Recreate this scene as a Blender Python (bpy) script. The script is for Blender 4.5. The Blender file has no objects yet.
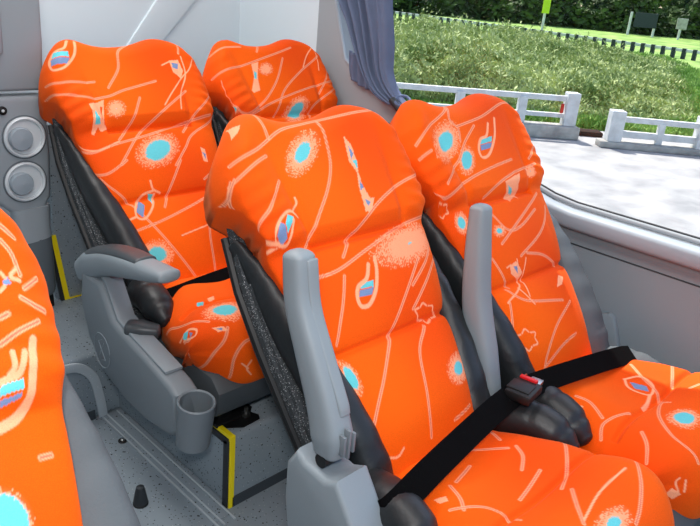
import bpy, bmesh, math, random
import numpy as np
from mathutils import Vector, Matrix

C = bpy.context.scene.collection
SC = bpy.context.scene
PI = math.pi

# ------------------------------------------------------------------ materials
def lin(c):
    return tuple(((v/255)/12.92 if v/255 <= .04045 else ((v/255+.055)/1.055)**2.4) for v in c)

def newmat(name):
    m = bpy.data.materials.new(name); m.use_nodes = True
    nt = m.node_tree; return m, nt, nt.nodes['Principled BSDF']

def mat(name, rgb, rough=.5, spec=.5, bump=0, bscale=200, var=0, vscale=8, metallic=0, specks=None, rgb2=None):
    """plain surface with optional tone variation, dark/light specks and bump"""
    m, nt, b = newmat(name); N = nt.nodes; L = nt.links
    col = lin(rgb)+(1,)
    b.inputs['Base Color'].default_value = col
    b.inputs['Roughness'].default_value = rough
    b.inputs['Specular IOR Level'].default_value = spec
    b.inputs['Metallic'].default_value = metallic
    tc = N.new('ShaderNodeTexCoord')
    out = None
    if var or rgb2:
        n = N.new('ShaderNodeTexNoise'); n.inputs['Scale'].default_value = vscale; n.inputs['Detail'].default_value = 5
        L.new(tc.outputs['Object'], n.inputs['Vector'])
        r = N.new('ShaderNodeValToRGB'); r.color_ramp.elements[0].position = .32; r.color_ramp.elements[1].position = .68
        c2 = lin(rgb2) if rgb2 else tuple(v*(1-var) for v in col[:3])
        r.color_ramp.elements[0].color = tuple(c2)+(1,); r.color_ramp.elements[1].color = col
        L.new(n.outputs['Fac'], r.inputs['Fac']); out = r.outputs['Color']
    if specks:
        for (scale, thr, srgb) in specks:
            v = N.new('ShaderNodeTexVoronoi'); v.inputs['Scale'].default_value = scale
            L.new(tc.outputs['Object'], v.inputs['Vector'])
            # only some cells carry a speck
            sx = N.new('ShaderNodeSeparateColor'); L.new(v.outputs['Color'], sx.inputs['Color'])
            g = N.new('ShaderNodeMath'); g.operation = 'GREATER_THAN'; g.inputs[1].default_value = .55
            L.new(sx.outputs['Red'], g.inputs[0])
            lt = N.new('ShaderNodeMath'); lt.operation = 'LESS_THAN'; lt.inputs[1].default_value = thr
            L.new(v.outputs['Distance'], lt.inputs[0])
            mu = N.new('ShaderNodeMath'); mu.operation = 'MULTIPLY'
            L.new(g.outputs[0], mu.inputs[0]); L.new(lt.outputs[0], mu.inputs[1])
            mx = N.new('ShaderNodeMix'); mx.data_type = 'RGBA'
            L.new(mu.outputs[0], mx.inputs['Factor'])
            if out: L.new(out, mx.inputs[6])
            else: mx.inputs[6].default_value = col
            mx.inputs[7].default_value = lin(srgb)+(1,)
            out = mx.outputs[2]
    if out: L.new(out, b.inputs['Base Color'])
    if bump:
        n = N.new('ShaderNodeTexNoise'); n.inputs['Scale'].default_value = bscale; n.inputs['Detail'].default_value = 3
        L.new(tc.outputs['Object'], n.inputs['Vector'])
        bp = N.new('ShaderNodeBump'); bp.inputs['Strength'].default_value = bump; bp.inputs['Distance'].default_value = .002
        L.new(n.outputs['Fac'], bp.inputs['Height']); L.new(bp.outputs['Normal'], b.inputs['Normal'])
    return m

def fabric_mat():
    m, nt, b = newmat('orange printed velour'); N = nt.nodes; L = nt.links
    a = N.new('ShaderNodeAttribute'); a.attribute_name = 'print'
    tc = N.new('ShaderNodeTexCoord')
    n = N.new('ShaderNodeTexNoise'); n.inputs['Scale'].default_value = 900; n.inputs['Detail'].default_value = 2
    L.new(tc.outputs['Object'], n.inputs['Vector'])
    mr = N.new('ShaderNodeMapRange'); mr.inputs[1].default_value = .3; mr.inputs[2].default_value = .7
    mr.inputs[3].default_value = .86; mr.inputs[4].default_value = 1.1
    L.new(n.outputs['Fac'], mr.inputs[0])
    mx = N.new('ShaderNodeVectorMath'); mx.operation = 'SCALE'
    L.new(a.outputs['Color'], mx.inputs[0]); L.new(mr.outputs[0], mx.inputs['Scale'])
    L.new(mx.outputs[0], b.inputs['Base Color'])
    b.inputs['Roughness'].default_value = .8; b.inputs['Specular IOR Level'].default_value = .15
    b.inputs['Sheen Weight'].default_value = .12; b.inputs['Sheen Roughness'].default_value = .4
    b.inputs['Sheen Tint'].default_value = (1, .55, .25, 1)
    n2 = N.new('ShaderNodeTexNoise'); n2.inputs['Scale'].default_value = 500
    L.new(tc.outputs['Object'], n2.inputs['Vector'])
    bp = N.new('ShaderNodeBump'); bp.inputs['Strength'].default_value = .25; bp.inputs['Distance'].default_value = .001
    L.new(n2.outputs['Fac'], bp.inputs['Height']); L.new(bp.outputs['Normal'], b.inputs['Normal'])
    return m

M = {}
M['fabric'] = fabric_mat()
M['leather'] = mat('black leatherette', (27, 30, 32), .45, .5, .5, 60)
M['grey_side'] = mat('grey felt side cloth', (90, 96, 100), .85, .2, .4, 300, var=.15, vscale=14)
M['shell_carpet'] = mat('speckled dark shell carpet', (58, 62, 65), .9, .2, .6, 350, specks=[(420, .3, (165, 168, 170)), (380, .3, (20, 22, 24))])
M['black'] = mat('matt black plastic', (16, 17, 18), .5, .4)
M['webbing'] = mat('black seat belt webbing', (4, 4, 5), .9, .08, .5, 600)
M['arm'] = mat('blue grey armrest plastic', (130, 140, 146), .45, .5, .15, 500)
M['arm_dark'] = mat('dark grey armrest plastic', (112, 121, 127), .5, .5, .15, 500)
M['arm_pad'] = mat('charcoal armrest pad', (62, 68, 72), .4, .5, .1, 300)
M['pan'] = mat('charcoal seat pan plastic', (68, 74, 78), .55, .4, .15, 400)
M['steel'] = mat('zinc plated steel', (190, 190, 188), .3, .5, metallic=1)
M['red'] = mat('red release button', (200, 25, 30), .4, .5)
M['carpet'] = mat('speckled grey vinyl flooring', (138, 150, 158), .6, .35, .15, 300, var=.1, vscale=7,
                  specks=[(70, .17, (38, 42, 46)), (130, .2, (52, 58, 62)), (150, .14, (190, 198, 202))])
M['yellow'] = mat('yellow safety edging', (250, 225, 20), .5, .4)
M['strip'] = mat('dark rubber strip', (62, 68, 74), .6, .3)
M['trim'] = mat('light grey floor trim', (176, 186, 192), .5, .4, specks=[(160, .18, (200, 206, 210))])
M['panel'] = mat('grey wall panel plastic', (132, 144, 151), .6, .35, .08, 250, var=.03, vscale=4)
M['ledge'] = mat('pale grey sill plastic', (150, 161, 170), .5, .45)
M['rear'] = mat('off white rear panel', (210, 222, 228), .7, .3, var=.03, vscale=3)
M['pillar'] = mat('grey pillar panel', (150, 158, 163), .7, .3)
M['rubber'] = mat('black window rubber', (40, 44, 48), .5, .4)
M['console'] = mat('mid grey console plastic', (146, 154, 160), .5, .4, .15, 400)
M['console_up'] = mat('grey console cover', (140, 150, 156), .55, .4)
M['vent'] = mat('pale grey vent plastic', (206, 212, 216), .4, .5)
M['console_low'] = mat('dark grey console tube', (92, 100, 106), .5, .4)
M['ceil'] = mat('white ceiling panel', (225, 228, 230), .8, .2)
M['curtain'] = mat('blue grey curtain cloth', (98, 110, 136), .85, .2, .3, 400, var=.1, vscale=20)
M['concrete'] = mat('sun bleached concrete', (184, 182, 178), .9, .2, .4, 5, rgb2=(150, 150, 148), vscale=2.0)
M['white_paint'] = mat('weathered white paint', (222, 224, 222), .8, .2, var=.25, vscale=6)
M['kerb'] = mat('pale kerb stone', (190, 188, 180), .9, .2, var=.4, vscale=5)
M['dirt'] = mat('dark soil', (60, 48, 40), .95, .1)
M['reflector'] = mat('red reflector', (200, 40, 25), .4, .4)
M['bark'] = mat('tree bark', (70, 58, 45), .9, .1)
M['sign_dark'] = mat('dark sign board', (48, 58, 62), .6, .3)
M['sign_green'] = mat('bright yellow green sign', (190, 225, 40), .5, .3)

def leafmat(name, a, b_):
    m, nt, b = newmat(name); N = nt.nodes; L = nt.links
    tc = N.new('ShaderNodeTexCoord'); n = N.new('ShaderNodeTexNoise'); n.inputs['Scale'].default_value = 1.1; n.inputs['Detail'].default_value = 8
    L.new(tc.outputs['Object'], n.inputs['Vector'])
    r = N.new('ShaderNodeValToRGB'); r.color_ramp.elements[0].position = .35; r.color_ramp.elements[1].position = .65
    r.color_ramp.elements[0].color = lin(a)+(1,); r.color_ramp.elements[1].color = lin(b_)+(1,)
    L.new(n.outputs['Fac'], r.inputs['Fac']); L.new(r.outputs['Color'], b.inputs['Base Color'])
    b.inputs['Roughness'].default_value = .7; b.inputs['Specular IOR Level'].default_value = .2
    b.inputs['Subsurface Weight'].default_value = 0
    return m
M['thicket'] = leafmat('olive thicket leaves', (124, 146, 78), (204, 214, 148))
M['grass'] = leafmat('bright grass', (108, 146, 60), (164, 194, 104))
M['crown'] = leafmat('dark tree leaves', (40, 58, 28), (92, 118, 58))

def glass_mat():
    m, nt, b = newmat('clear window glass'); N = nt.nodes; L = nt.links
    t = N.new('ShaderNodeBsdfTransparent'); g = N.new('ShaderNodeBsdfGlossy'); g.inputs['Roughness'].default_value = .02
    mx = N.new('ShaderNodeMixShader'); mx.inputs[0].default_value = .008
    L.new(t.outputs[0], mx.inputs[1]); L.new(g.outputs[0], mx.inputs[2])
    L.new(mx.outputs[0], N['Material Output'].inputs['Surface'])
    return m
M['glass'] = glass_mat()

# ------------------------------------------------------------------ object helpers
def link(o, parent=None):
    C.objects.link(o)
    if parent: o.parent = parent
    return o

def meshobj(name, verts, faces, m, parent=None, smooth=True, off=(0, 0, 0)):
    me = bpy.data.meshes.new(name)
    v = np.asarray(verts, dtype=float)-np.asarray(off, dtype=float)
    me.from_pydata(v.tolist(), [], faces)
    me.materials.append(M[m] if isinstance(m, str) else m)
    me.update()
    if smooth:
        me.polygons.foreach_set('use_smooth', [True]*len(me.polygons))
    o = bpy.data.objects.new(name, me)
    return link(o, parent)

class MB:
    """collects shapes and links them as one mesh object"""
    def __init__(s): s.v = []; s.f = []
    def add(s, v, f):
        n = len(s.v); s.v += [tuple(p) for p in v]; s.f += [tuple(i+n for i in q) for q in f]; return s
    def bm(s, b):
        b.verts.ensure_lookup_table(); b.verts.index_update()
        s.add([x.co[:] for x in b.verts], [[x.index for x in q.verts] for q in b.faces]); b.free(); return s
    def box(s, lo, hi, bev=0, rot=None, seg=2):
        b = bmesh.new(); bmesh.ops.create_cube(b, size=1)
        lo = Vector(lo); hi = Vector(hi); c = (lo+hi)/2; d = hi-lo
        for v in b.verts: v.co = Vector((v.co.x*d.x, v.co.y*d.y, v.co.z*d.z))
        if bev: bmesh.ops.bevel(b, geom=b.edges[:], offset=bev, segments=seg, affect='EDGES', profile=.5)
        for v in b.verts: v.co = (rot @ v.co if rot else v.co)+c
        return s.bm(b)
    def prism(s, poly, axis, a0, a1, bev=0, seg=2):
        """2D polygon extruded along an axis; poly coordinates are the two other axes in xyz order"""
        b = bmesh.new(); ax = 'xyz'.index(axis)
        def P(q, a):
            q = list(q); q.insert(ax, a); return q
        lo = [b.verts.new(P(q, a0)) for q in poly]; hi = [b.verts.new(P(q, a1)) for q in poly]
        n = len(poly); caps = [b.faces.new(lo[::-1]), b.faces.new(hi)]
        for i in range(n): b.faces.new((lo[i], lo[(i+1) % n], hi[(i+1) % n], hi[i]))
        bmesh.ops.recalc_face_normals(b, faces=b.faces[:])
        if bev:
            e = [x for c in caps for x in c.edges]
            bmesh.ops.bevel(b, geom=e, offset=bev, segments=seg, affect='EDGES', profile=.5)
        return s.bm(b)
    def loft(s, path, rw, rh, up=(0, 0, 1), n=20, ex=2.0, round_ends=True):
        path = [Vector(p) for p in path]; up = Vector(up)
        k = len(path)
        rings = []
        for i, p in enumerate(path):
            t = (path[min(i+1, k-1)]-path[max(i-1, 0)]).normalized()
            sd = t.cross(up).normalized(); u = sd.cross(t).normalized()
            rings.append((p, sd, u, t, rw[i], rh[i]))
        if round_ends:
            out = []
            p, sd, u, t, a, b = rings[0]; d = min(a, b)*.6
            for g in (1.0, .8, .5, .2): out.append((p-t*d*g, sd, u, t, a*math.sqrt(max(.02, 1-g*g)), b*math.sqrt(max(.02, 1-g*g))))
            out += rings
            p, sd, u, t, a, b = rings[-1]; d = min(a, b)*.6
            for g in (.2, .5, .8, 1.0): out.append((p+t*d*g, sd, u, t, a*math.sqrt(max(.02, 1-g*g)), b*math.sqrt(max(.02, 1-g*g))))
            rings = out
        v = []
        for (p, sd, u, t, a, b) in rings:
            for j in range(n):
                th = 2*PI*j/n; c, q = math.cos(th), math.sin(th)
                v.append(p+sd*a*math.copysign(abs(c)**(2/ex), c)+u*b*math.copysign(abs(q)**(2/ex), q))
        f = []
        for i in range(len(rings)-1):
            for j in range(n):
                f.append((i*n+j, i*n+(j+1) % n, (i+1)*n+(j+1) % n, (i+1)*n+j))
        f.append(tuple(range(n))[::-1]); f.append(tuple((len(rings)-1)*n+j for j in range(n)))
        return s.add(v, f)
    def tube(s, path, r, n=12):
        k = len(path); r = [r]*k if not hasattr(r, '__len__') else r
        t = (Vector(path[-1])-Vector(path[0])).normalized()
        up = (0, 0, 1) if abs(t.z) < .9 else (0, 1, 0)
        return s.loft(path, r, r, up, n, 2, False)
    def lathe(s, prof, c=(0, 0, 0), rot=None, n=28, cap=True):
        v = []; f = []
        for (r, z) in prof:
            for j in range(n):
                q = Vector((r*math.cos(2*PI*j/n), r*math.sin(2*PI*j/n), z))
                v.append((rot @ q if rot else q)+Vector(c))
        for i in range(len(prof)-1):
            for j in range(n): f.append((i*n+j, i*n+(j+1) % n, (i+1)*n+(j+1) % n, (i+1)*n+j))
        if cap: f.append(tuple(range(n))[::-1]); f.append(tuple((len(prof)-1)*n+j for j in range(n)))
        return s.add(v, f)
    def build(s, name, m, parent=None, smooth=True, off=(0, 0, 0), angle=40):
        o = meshobj(name, s.v, s.f, m, parent, smooth, off)
        b = bmesh.new(); b.from_mesh(o.data); bmesh.ops.recalc_face_normals(b, faces=b.faces[:])
        if smooth:
            for e in b.edges:
                if len(e.link_faces) == 2 and e.calc_face_angle(0) > math.radians(angle): e.smooth = False
        b.to_mesh(o.data); b.free(); o.data.update()
        return o

def tag(o, label=None, cat=None, group=None, kind=None):
    if label: o['label'] = label
    if cat: o['category'] = cat
    if group: o['group'] = group
    if kind: o['kind'] = kind
    return o

def empty(name, loc):
    o = bpy.data.objects.new(name, None); o.location = loc; o.empty_display_size = .1
    return link(o)

def struct(mb, name, m, smooth=False, label=None):
    o = mb.build(name, m, None, smooth); o['kind'] = 'structure'
    if label: o['label'] = label
    return o

# ------------------------------------------------------------------ fabric print
ORANGE = np.array(lin((235, 75, 2))); ORANGE2 = np.array(lin((246, 97, 4)))
PINK = np.array(lin((255, 170, 128))); CYAN = np.array(lin((98, 196, 204))); SLATE = np.array(lin((116, 140, 180)))
MAUVE = np.array(lin((206, 108, 92)))

def hashn(a, b):
    return np.modf(np.abs(np.sin(a*12.9898+b*78.233)*43758.5453))[0]

def smooth_line(pts, n=14):
    """Catmull-Rom through the points"""
    p = np.array(pts, float)
    if len(p) < 3: return p
    q = np.vstack([2*p[0]-p[1], p, 2*p[-1]-p[-2]]); out = []
    for i in range(1, len(q)-2):
        for t in np.linspace(0, 1, n, endpoint=False):
            a, b, c, d = q[i-1], q[i], q[i+1], q[i+2]
            out.append(.5*((2*b)+(-a+c)*t+(2*a-5*b+4*c-d)*t*t+(-a+3*b-3*c+d)*t**3))
    out.append(p[-1]); return np.array(out)

def line_dist(U, V, pts):
    best = np.full(U.shape, 9.)
    lo = pts.min(0)-.02; hi = pts.max(0)+.02
    k = np.nonzero((U > lo[0]) & (U < hi[0]) & (V > lo[1]) & (V < hi[1]))[0]
    if len(k) < len(U):
        if len(k): best[k] = line_dist_all(U[k], V[k], pts)
        return best
    return line_dist_all(U, V, pts)

def line_dist_all(U, V, pts):
    best = np.full(U.shape, 9.)
    for a, b in zip(pts[:-1], pts[1:]):
        d = b-a; L2 = d@d+1e-12
        t = np.clip(((U-a[0])*d[0]+(V-a[1])*d[1])/L2, 0, 1)
        best = np.minimum(best, np.hypot(U-a[0]-t*d[0], V-a[1]-t*d[1]))
    return best

def paint(U, V, prims):
    """colour of the printed fabric at surface coordinates U, V (metres)"""
    w = (np.sin(U*19+3)+np.sin(V*15+U*8+1)+2)/4
    col = ORANGE[None]*(1-w[:, None])+ORANGE2[None]*w[:, None]
    def mix(c, a):
        nonlocal col
        a = np.clip(a, 0, 1)[:, None]; col = col*(1-a)+np.asarray(c)[None]*a
    for pr in prims:
        k = pr[0]
        if k == 'blob':            # cyan spot with a stippled pink halo
            _, (cx, cy), (ax, ay), (bx, by) = pr[:4]
            # a and b are points on the two half axes of the halo
            e1 = np.array([ax-cx, ay-cy]); e2 = np.array([bx-cx, by-cy])
            if abs(e1[0]*e2[1]-e1[1]*e2[0]) < 2e-5:
                e = e1 if e1 @ e1 > e2 @ e2 else e2; e = e if e @ e > 4e-5 else np.array([.012, 0]); e1 = e; e2 = np.array([-e[1], e[0]])
            A = np.linalg.inv(np.array([e1, e2]).T)
            q = A @ np.array([U-cx, V-cy]); r = np.hypot(q[0], q[1])
            core = pr[4] if len(pr) > 4 else .42
            g = hashn(np.floor(U/.0021), np.floor(V/.0021))
            h = np.clip((1.1-r)/.75, 0, 1)
            mix(PINK, np.where(g < h*1.25, .85, h*.35)*(r < 1.15))
            mix(CYAN, (core+.06-r+.1*(g-.5))/.07)
        elif k in ('line', 'thin'):
            p = smooth_line(pr[1], 7); wd = pr[2]
            d = line_dist(U, V, p)
            if k == 'line':
                mix(MAUVE, (wd*.6-d)/.0012*.6)
                s = np.abs(d-wd*.62)
                mix(PINK, (wd*.36-s)/.0012+.25)
            else:
                mix(PINK, (wd*.6-d)/.0012+.3)
        elif k == 'fill':
            p = np.array(pr[1], float); c = {'pink': PINK, 'cyan': CYAN, 'slate': SLATE, 'orange': ORANGE}[pr[2]]
            ins = np.zeros(U.shape, bool)
            n = len(p)
            for i in range(n):
                x1, y1 = p[i]; x2, y2 = p[(i+1) % n]
                cnd = ((y1 > V) != (y2 > V)) & (U < (x2-x1)*(V-y1)/(y2-y1+1e-12)+x1)
                ins ^= cnd
            mix(c, ins*1.0)
    return col

PRINTS = {
 'C_back': [
  ('thin',[(-.1293,.6397),(-.1514,.5911),(-.1967,.5593),(-.2399,.5585),(-.2401,.5808),(-.2040,.6103),(-.1697,.6171),(-.1466,.6450)],0.006),
  ('fill',[(-.2078,.6101),(-.1626,.6049),(-.1654,.5896),(-.2252,.5923)],'cyan'),
  ('fill',[(-.2296,.5901),(-.1648,.5861),(-.1812,.5692),(-.2406,.5714)],'slate'),
  ('line',[(.0310,.6406),(-.0198,.6054),(-.0417,.5506),(-.0897,.4971)],0.0033),
  ('line',[(-.3407,.5057),(-.1382,.4705),(-.0428,.4898),(.0546,.5111)],0.0033),
  ('line',[(-.2995,.5311),(-.2266,.5185),(-.1219,.5162)],0.0033),
  ('line',[(-.0119,.4640),(-.0553,.4021),(-.1076,.3557)],0.0033),
  ('line',[(.1389,.4779),(.0194,.4080),(-.0497,.3637),(-.1281,.2869)],0.0033),
  ('line',[(.2248,.4047),(.1021,.3882),(-.0236,.3607),(-.1109,.3466),(-.2003,.3335),(-.2934,.3478)],0.0033),
  ('thin',[(-.3105,.3975),(-.2975,.3640),(-.1853,.3359),(-.1090,.3514)],0.0034),
  ('line',[(.1789,.6315),(.1622,.5946)],0.0033),
  ('fill',[(.1227,.5740),(.1527,.5753),(.1550,.5398),(.1398,.5170),(.1209,.5378)],'pink'),
  ('fill',[(.1277,.5663),(.1489,.5635),(.1416,.5466),(.1257,.5501)],'slate'),
  ('thin',[(.0947,.5594),(.1245,.5707)],0.0034),
  ('thin',[(.1657,.5843),(.1564,.5245),(.1162,.4668),(.1000,.4232)],0.0034),
  ('thin',[(.2184,.5843),(.1740,.5401),(.1458,.5215),(.0953,.4775),(.0539,.4384)],0.0034),
  ('fill',[(-.1657,.4539),(-.1160,.4638),(-.1359,.4017),(-.1254,.3908),(-.1496,.3840),(-.1565,.3957),(-.1768,.3774),(-.1848,.3805),(-.1655,.4270)],'pink'),
  ('fill',[(-.1534,.4375),(-.1483,.4169),(-.1486,.4011),(-.1675,.4008)],'cyan'),
  ('fill',[(-.1309,.4478),(-.1252,.4461),(-.1426,.4075)],'orange'),
  ('blob',(-.0908,.4367),(-.0626,.4352),(-.1005,.4117),0),
  ('blob',(-.0125,.3146),(.0551,.3427),(.0019,.2740),0.55),
  ('line',[(.2702,.4768),(.1690,.4229),(.1223,.3899),(.0856,.3595)],0.0033),
  ('line',[(.2728,.4069),(.1230,.3562),(.0715,.3118),(.0234,.2662)],0.0033),
  ('fill',[(.1189,.3095),(.1320,.3021),(.1273,.2648),(.1134,.2688)],'pink'),
  ('fill',[(.1186,.2962),(.1279,.2881),(.1225,.2716)],'slate'),
  ('line',[(-.2566,.2816),(-.1803,.2724),(-.1332,.2846),(-.1077,.2978)],0.0033),
  ('line',[(-.2153,.2666),(-.1436,.1984),(-.1097,.1343),(-.0662,.0382),(-.0196,-.0546)],0.0033),
  ('line',[(-.1870,.1106),(-.0895,.1206),(.0142,.1463),(.0874,.1690)],0.0033),
  ('fill',[(-.0794,.2041),(-.0591,.2012),(-.0799,.1696),(-.0783,.1897)],'cyan'),
  ('fill',[(-.1060,.1963),(-.1011,.1740),(-.1186,.1417),(-.1304,.1610)],'slate'),
  ('thin',[(-.0632,.2351),(-.0618,.2139),(-.0444,.2020)],0.005),
  ('thin',[(-.0631,.2095),(-.0952,.2026),(-.1255,.1751),(-.1339,.1489),(-.1146,.1387),(-.0832,.1648),(-.0608,.2015)],0.005),
  ('thin',[(-.1373,.1486),(-.1690,.1447)],0.005),
  ('line',[(.0428,.2788),(-.0074,.2158),(-.0502,.1589)],0.0033),
  ('line',[(.0623,.1096),(.0426,.0499),(.0321,-.0361)],0.0033),
  ('thin',[(-.0360,.0740),(.0527,.0884)],0.0034),
  ('blob',(-.1163,.0427),(-.0730,.0310),(-.1270,.0070),0.5),
  ('line',[(.0981,.2190),(.1606,.2510)],0.0033),
  ('thin',[(-.2393,.2425),(-.2355,.2692)],0.0034),
 ],
 'C_cushion': [
  ('blob',(-.1414,.3421),(-.0956,.3603),(-.1628,.3770),0.5),
  ('line',[(-.2557,.2176),(-.2365,.2414),(-.2206,.3024),(-.1937,.3589)],0.0033),
  ('line',[(-.1683,.3921),(-.1869,.4179),(-.2233,.4559),(-.2607,.5243)],0.0033),
  ('line',[(-.1097,.4262),(-.1495,.4329),(-.1771,.4641),(-.1843,.5182)],0.0033),
  ('line',[(-.2880,.4848),(-.2684,.3265),(-.2506,.3505)],0.0033),
  ('thin',[(-.2668,.2918),(-.2534,.3057),(-.2330,.3226),(-.2247,.3519),(-.2398,.3635),(-.2603,.3159)],0.005),
  ('fill',[(-.2429,.3078),(-.2358,.3255),(-.2545,.3322),(-.2570,.3119)],'cyan'),
  ('fill',[(-.2363,.3307),(-.2349,.3453),(-.2496,.3488)],'slate'),
  ('fill',[(-.1980,.3801),(-.1755,.3866),(-.1709,.3979),(-.1915,.3968)],'pink'),
  ('fill',[(-.1921,.3864),(-.1774,.3900),(-.1840,.3950)],'slate'),
  ('blob',(-.2141,.5590),(-.1855,.5590),(-.2083,.5590),0),
  ('thin',[(-.1385,.4742),(-.1498,.4906),(-.1375,.5105)],0.0034),
  ('thin',[(-.1607,.4772),(-.1463,.4917)],0.0034),
  ('fill',[(-.1498,.2466),(-.1331,.2514),(-.1403,.2576),(-.1560,.2552)],'cyan'),
  ('fill',[(-.1188,.2430),(-.0969,.2366),(-.1063,.2533),(-.1234,.2553)],'pink'),
 ],
 'D_back': [
  ('line',[(-.2982,.5304),(-.1575,.5462),(-.0159,.5817),(.0920,.6116)],0.0033),
  ('fill',[(-.0973,.5553),(-.0664,.5618),(-.0952,.5062),(-.1066,.4639),(-.1307,.4597),(-.1341,.4683),(-.1084,.5118)],'pink'),
  ('fill',[(-.0982,.5311),(-.0909,.5243),(-.1013,.5027),(-.1093,.5052)],'cyan'),
  ('blob',(-.0478,.5372),(-.0202,.5364),(-.0588,.5146),0),
  ('line',[(.0375,.5729),(-.0284,.4916),(-.1121,.4257),(-.2012,.3969),(-.2979,.4420),(-.2722,.5085)],0.0033),
  ('line',[(.1939,.5757),(.0856,.5216),(-.0138,.4580),(-.0735,.3847)],0.0033),
  ('blob',(.0131,.3921),(.0711,.4125),(.0082,.3526),0.5),
  ('line',[(.2357,.4852),(.0961,.4638),(-.0398,.4317),(-.1664,.3945)],0.0033),
  ('line',[(.2401,.5379),(.1330,.4426)],0.0033),
  ('thin',[(.1931,.6145),(.1497,.5845),(.1081,.5388)],0.0034),
  ('thin',[(.1914,.6156),(.1871,.5701),(.1697,.5232)],0.0034),
  ('fill',[(.1542,.6468),(.1825,.6253),(.1949,.6134),(.1808,.6263)],'pink'),
  ('fill',[(.1594,.6450),(.1790,.6273),(.1737,.6301)],'slate'),
  ('line',[(.2316,.4585),(.0988,.4087),(.0570,.3660)],0.0033),
  ('line',[(-.0236,.6316),(-.0552,.5974)],0.0033),
  ('line',[(-.2272,.6080),(-.1875,.6141),(-.1097,.6169)],0.0033),
  ('fill',[(-.1597,.6557),(-.1299,.6545),(-.1446,.6508)],'slate'),
  ('blob',(-.3145,.4192),(-.2475,.4116),(-.3122,.4062),0.5),
 ],
 'A_back': [
  ('line',[(-.2589,.5606),(-.1738,.5755),(-.1015,.6069),(-.0302,.6201),(.0159,.6248),(.0881,.6285),(.1736,.6344)],0.0033),
  ('line',[(.0072,.6190),(.0007,.5810),(-.0151,.5276),(-.0491,.4790),(-.1088,.4219),(-.1412,.3883)],0.0033),
  ('line',[(-.2955,.5260),(-.2332,.5393),(-.1549,.5618)],0.0033),
  ('line',[(-.1481,.5125),(-.2161,.4650),(-.3182,.4360),(-.3113,.4019)],0.0033),
  ('fill',[(-.2047,.4398),(-.1948,.4325),(-.1966,.4093),(-.2170,.4005),(-.2329,.4171)],'slate'),
  ('fill',[(-.1700,.4495),(-.1576,.4420),(-.1924,.4161),(-.1927,.4322)],'cyan'),
  ('thin',[(-.1420,.4419),(-.1595,.4548),(-.1962,.4438),(-.2381,.4201),(-.2329,.4060),(-.2017,.3990),(-.1842,.4114),(-.1601,.4380)],0.005),
  ('thin',[(-.2269,.4051),(-.3092,.4148)],0.006),
  ('thin',[(-.1509,.4536),(-.1308,.4656),(-.1285,.4775)],0.0034),
  ('fill',[(-.3113,.4019),(-.2726,.4025),(-.2207,.3995),(-.2830,.3958),(-.3105,.3975)],'pink'),
  ('blob',(-.0688,.5587),(-.0268,.5602),(-.1039,.5147),0.42),
  ('fill',[(.0492,.5824),(.0583,.5623),(.0561,.5263),(.0461,.5020),(.0419,.4758),(.0474,.4462),(.0606,.4473),(.0355,.4224),(.0206,.4224),(.0304,.4730),(.0426,.5029),(.0343,.5273)],'pink'),
  ('fill',[(.0501,.5593),(.0556,.5427),(.0423,.5309)],'slate'),
  ('fill',[(.0437,.5293),(.0561,.5281),(.0480,.5082)],'cyan'),
  ('fill',[(.0398,.4885),(.0424,.4703),(.0310,.4659)],'slate'),
  ('fill',[(.0320,.4489),(.0435,.4400),(.0335,.4298)],'slate'),
  ('blob',(.2349,.5420),(.2332,.5434),(.2357,.4852),0),
  ('line',[(.2489,.4792),(.1429,.4630),(.0532,.4305),(-.0063,.3966),(-.0262,.3868),(-.0664,.3527)],0.0033),
  ('line',[(.2483,.3930),(.1202,.3829),(.0021,.3561),(-.0899,.3328),(-.1545,.3308)],0.0033),
  ('blob',(.1158,.3435),(.2313,.3484),(.1050,.3029),0),
  ('line',[(-.1281,.6542),(-.1317,.6295),(-.1343,.5947)],0.0033),
  ('fill',[(-.1947,.6337),(-.1766,.6301),(-.1956,.6153),(-.2144,.6073)],'pink'),
  ('line',[(-.2831,.5331),(-.3365,.4901),(-.3182,.4360),(-.3105,.3975)],0.0033),
  ('thin',[(-.3279,.4643),(-.3194,.4402)],0.0034),
  ('line',[(.1790,.6273),(.2039,.5942),(.2112,.5848)],0.0033),
  ('line',[(.2311,.3560),(.1635,.3132),(.0755,.2632)],0.0033),
  ('fill',[(-.0525,.2979),(-.0209,.2958),(-.0253,.2847),(-.0580,.2884)],'cyan'),
  ('fill',[(-.0608,.2866),(-.0260,.2837),(-.0347,.2724),(-.0674,.2752)],'slate'),
  ('thin',[(.0060,.3363),(-.0042,.3093),(-.0235,.2774),(-.0490,.2567),(-.0691,.2576),(-.0721,.2745),(-.0613,.2928),(-.0344,.3031),(-.0166,.3268)],0.007),
  ('line',[(-.0823,.3195),(-.1105,.2701),(-.1494,.2103)],0.0033),
  ('line',[(-.3407,.5057),(-.3180,.5106),(-.2717,.5341)],0.0033),
  ('line',[(.1193,.3099),(.0396,.2433),(-.0253,.1835),(-.0590,.1523),(-.1117,.0938),(-.1503,.0395)],0.0033),
  ('line',[(.0745,.1819),(.0226,.1400),(-.0045,.0603),(-.0217,-.0066)],0.0033),
  ('thin',[(.1126,.1905),(.1292,.1910),(.1164,.2004)],0.0032),
  ('thin',[(.0891,.1916),(.0888,.1844),(.1063,.1894)],0.0032),
  ('thin',[(.0677,.2049),(.0688,.1975),(.0846,.1933)],0.0032),
  ('thin',[(.0750,.2180),(.0622,.2169),(.0666,.2085)],0.0032),
  ('thin',[(.0978,.2169),(.0885,.2239),(.0794,.2189)],0.0032),
  ('thin',[(.1144,.2036),(.1167,.2118),(.1027,.2153)],0.0032),
  ('blob',(.1123,.0819),(.1529,.0745),(.0940,.0525),0.4),
  ('blob',(-.1482,.1490),(-.1303,.1463),(-.1442,.1144),0.6),
  ('thin',[(-.1274,-.0022),(-.1078,-.0081),(-.0917,.0011)],0.0034),
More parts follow.
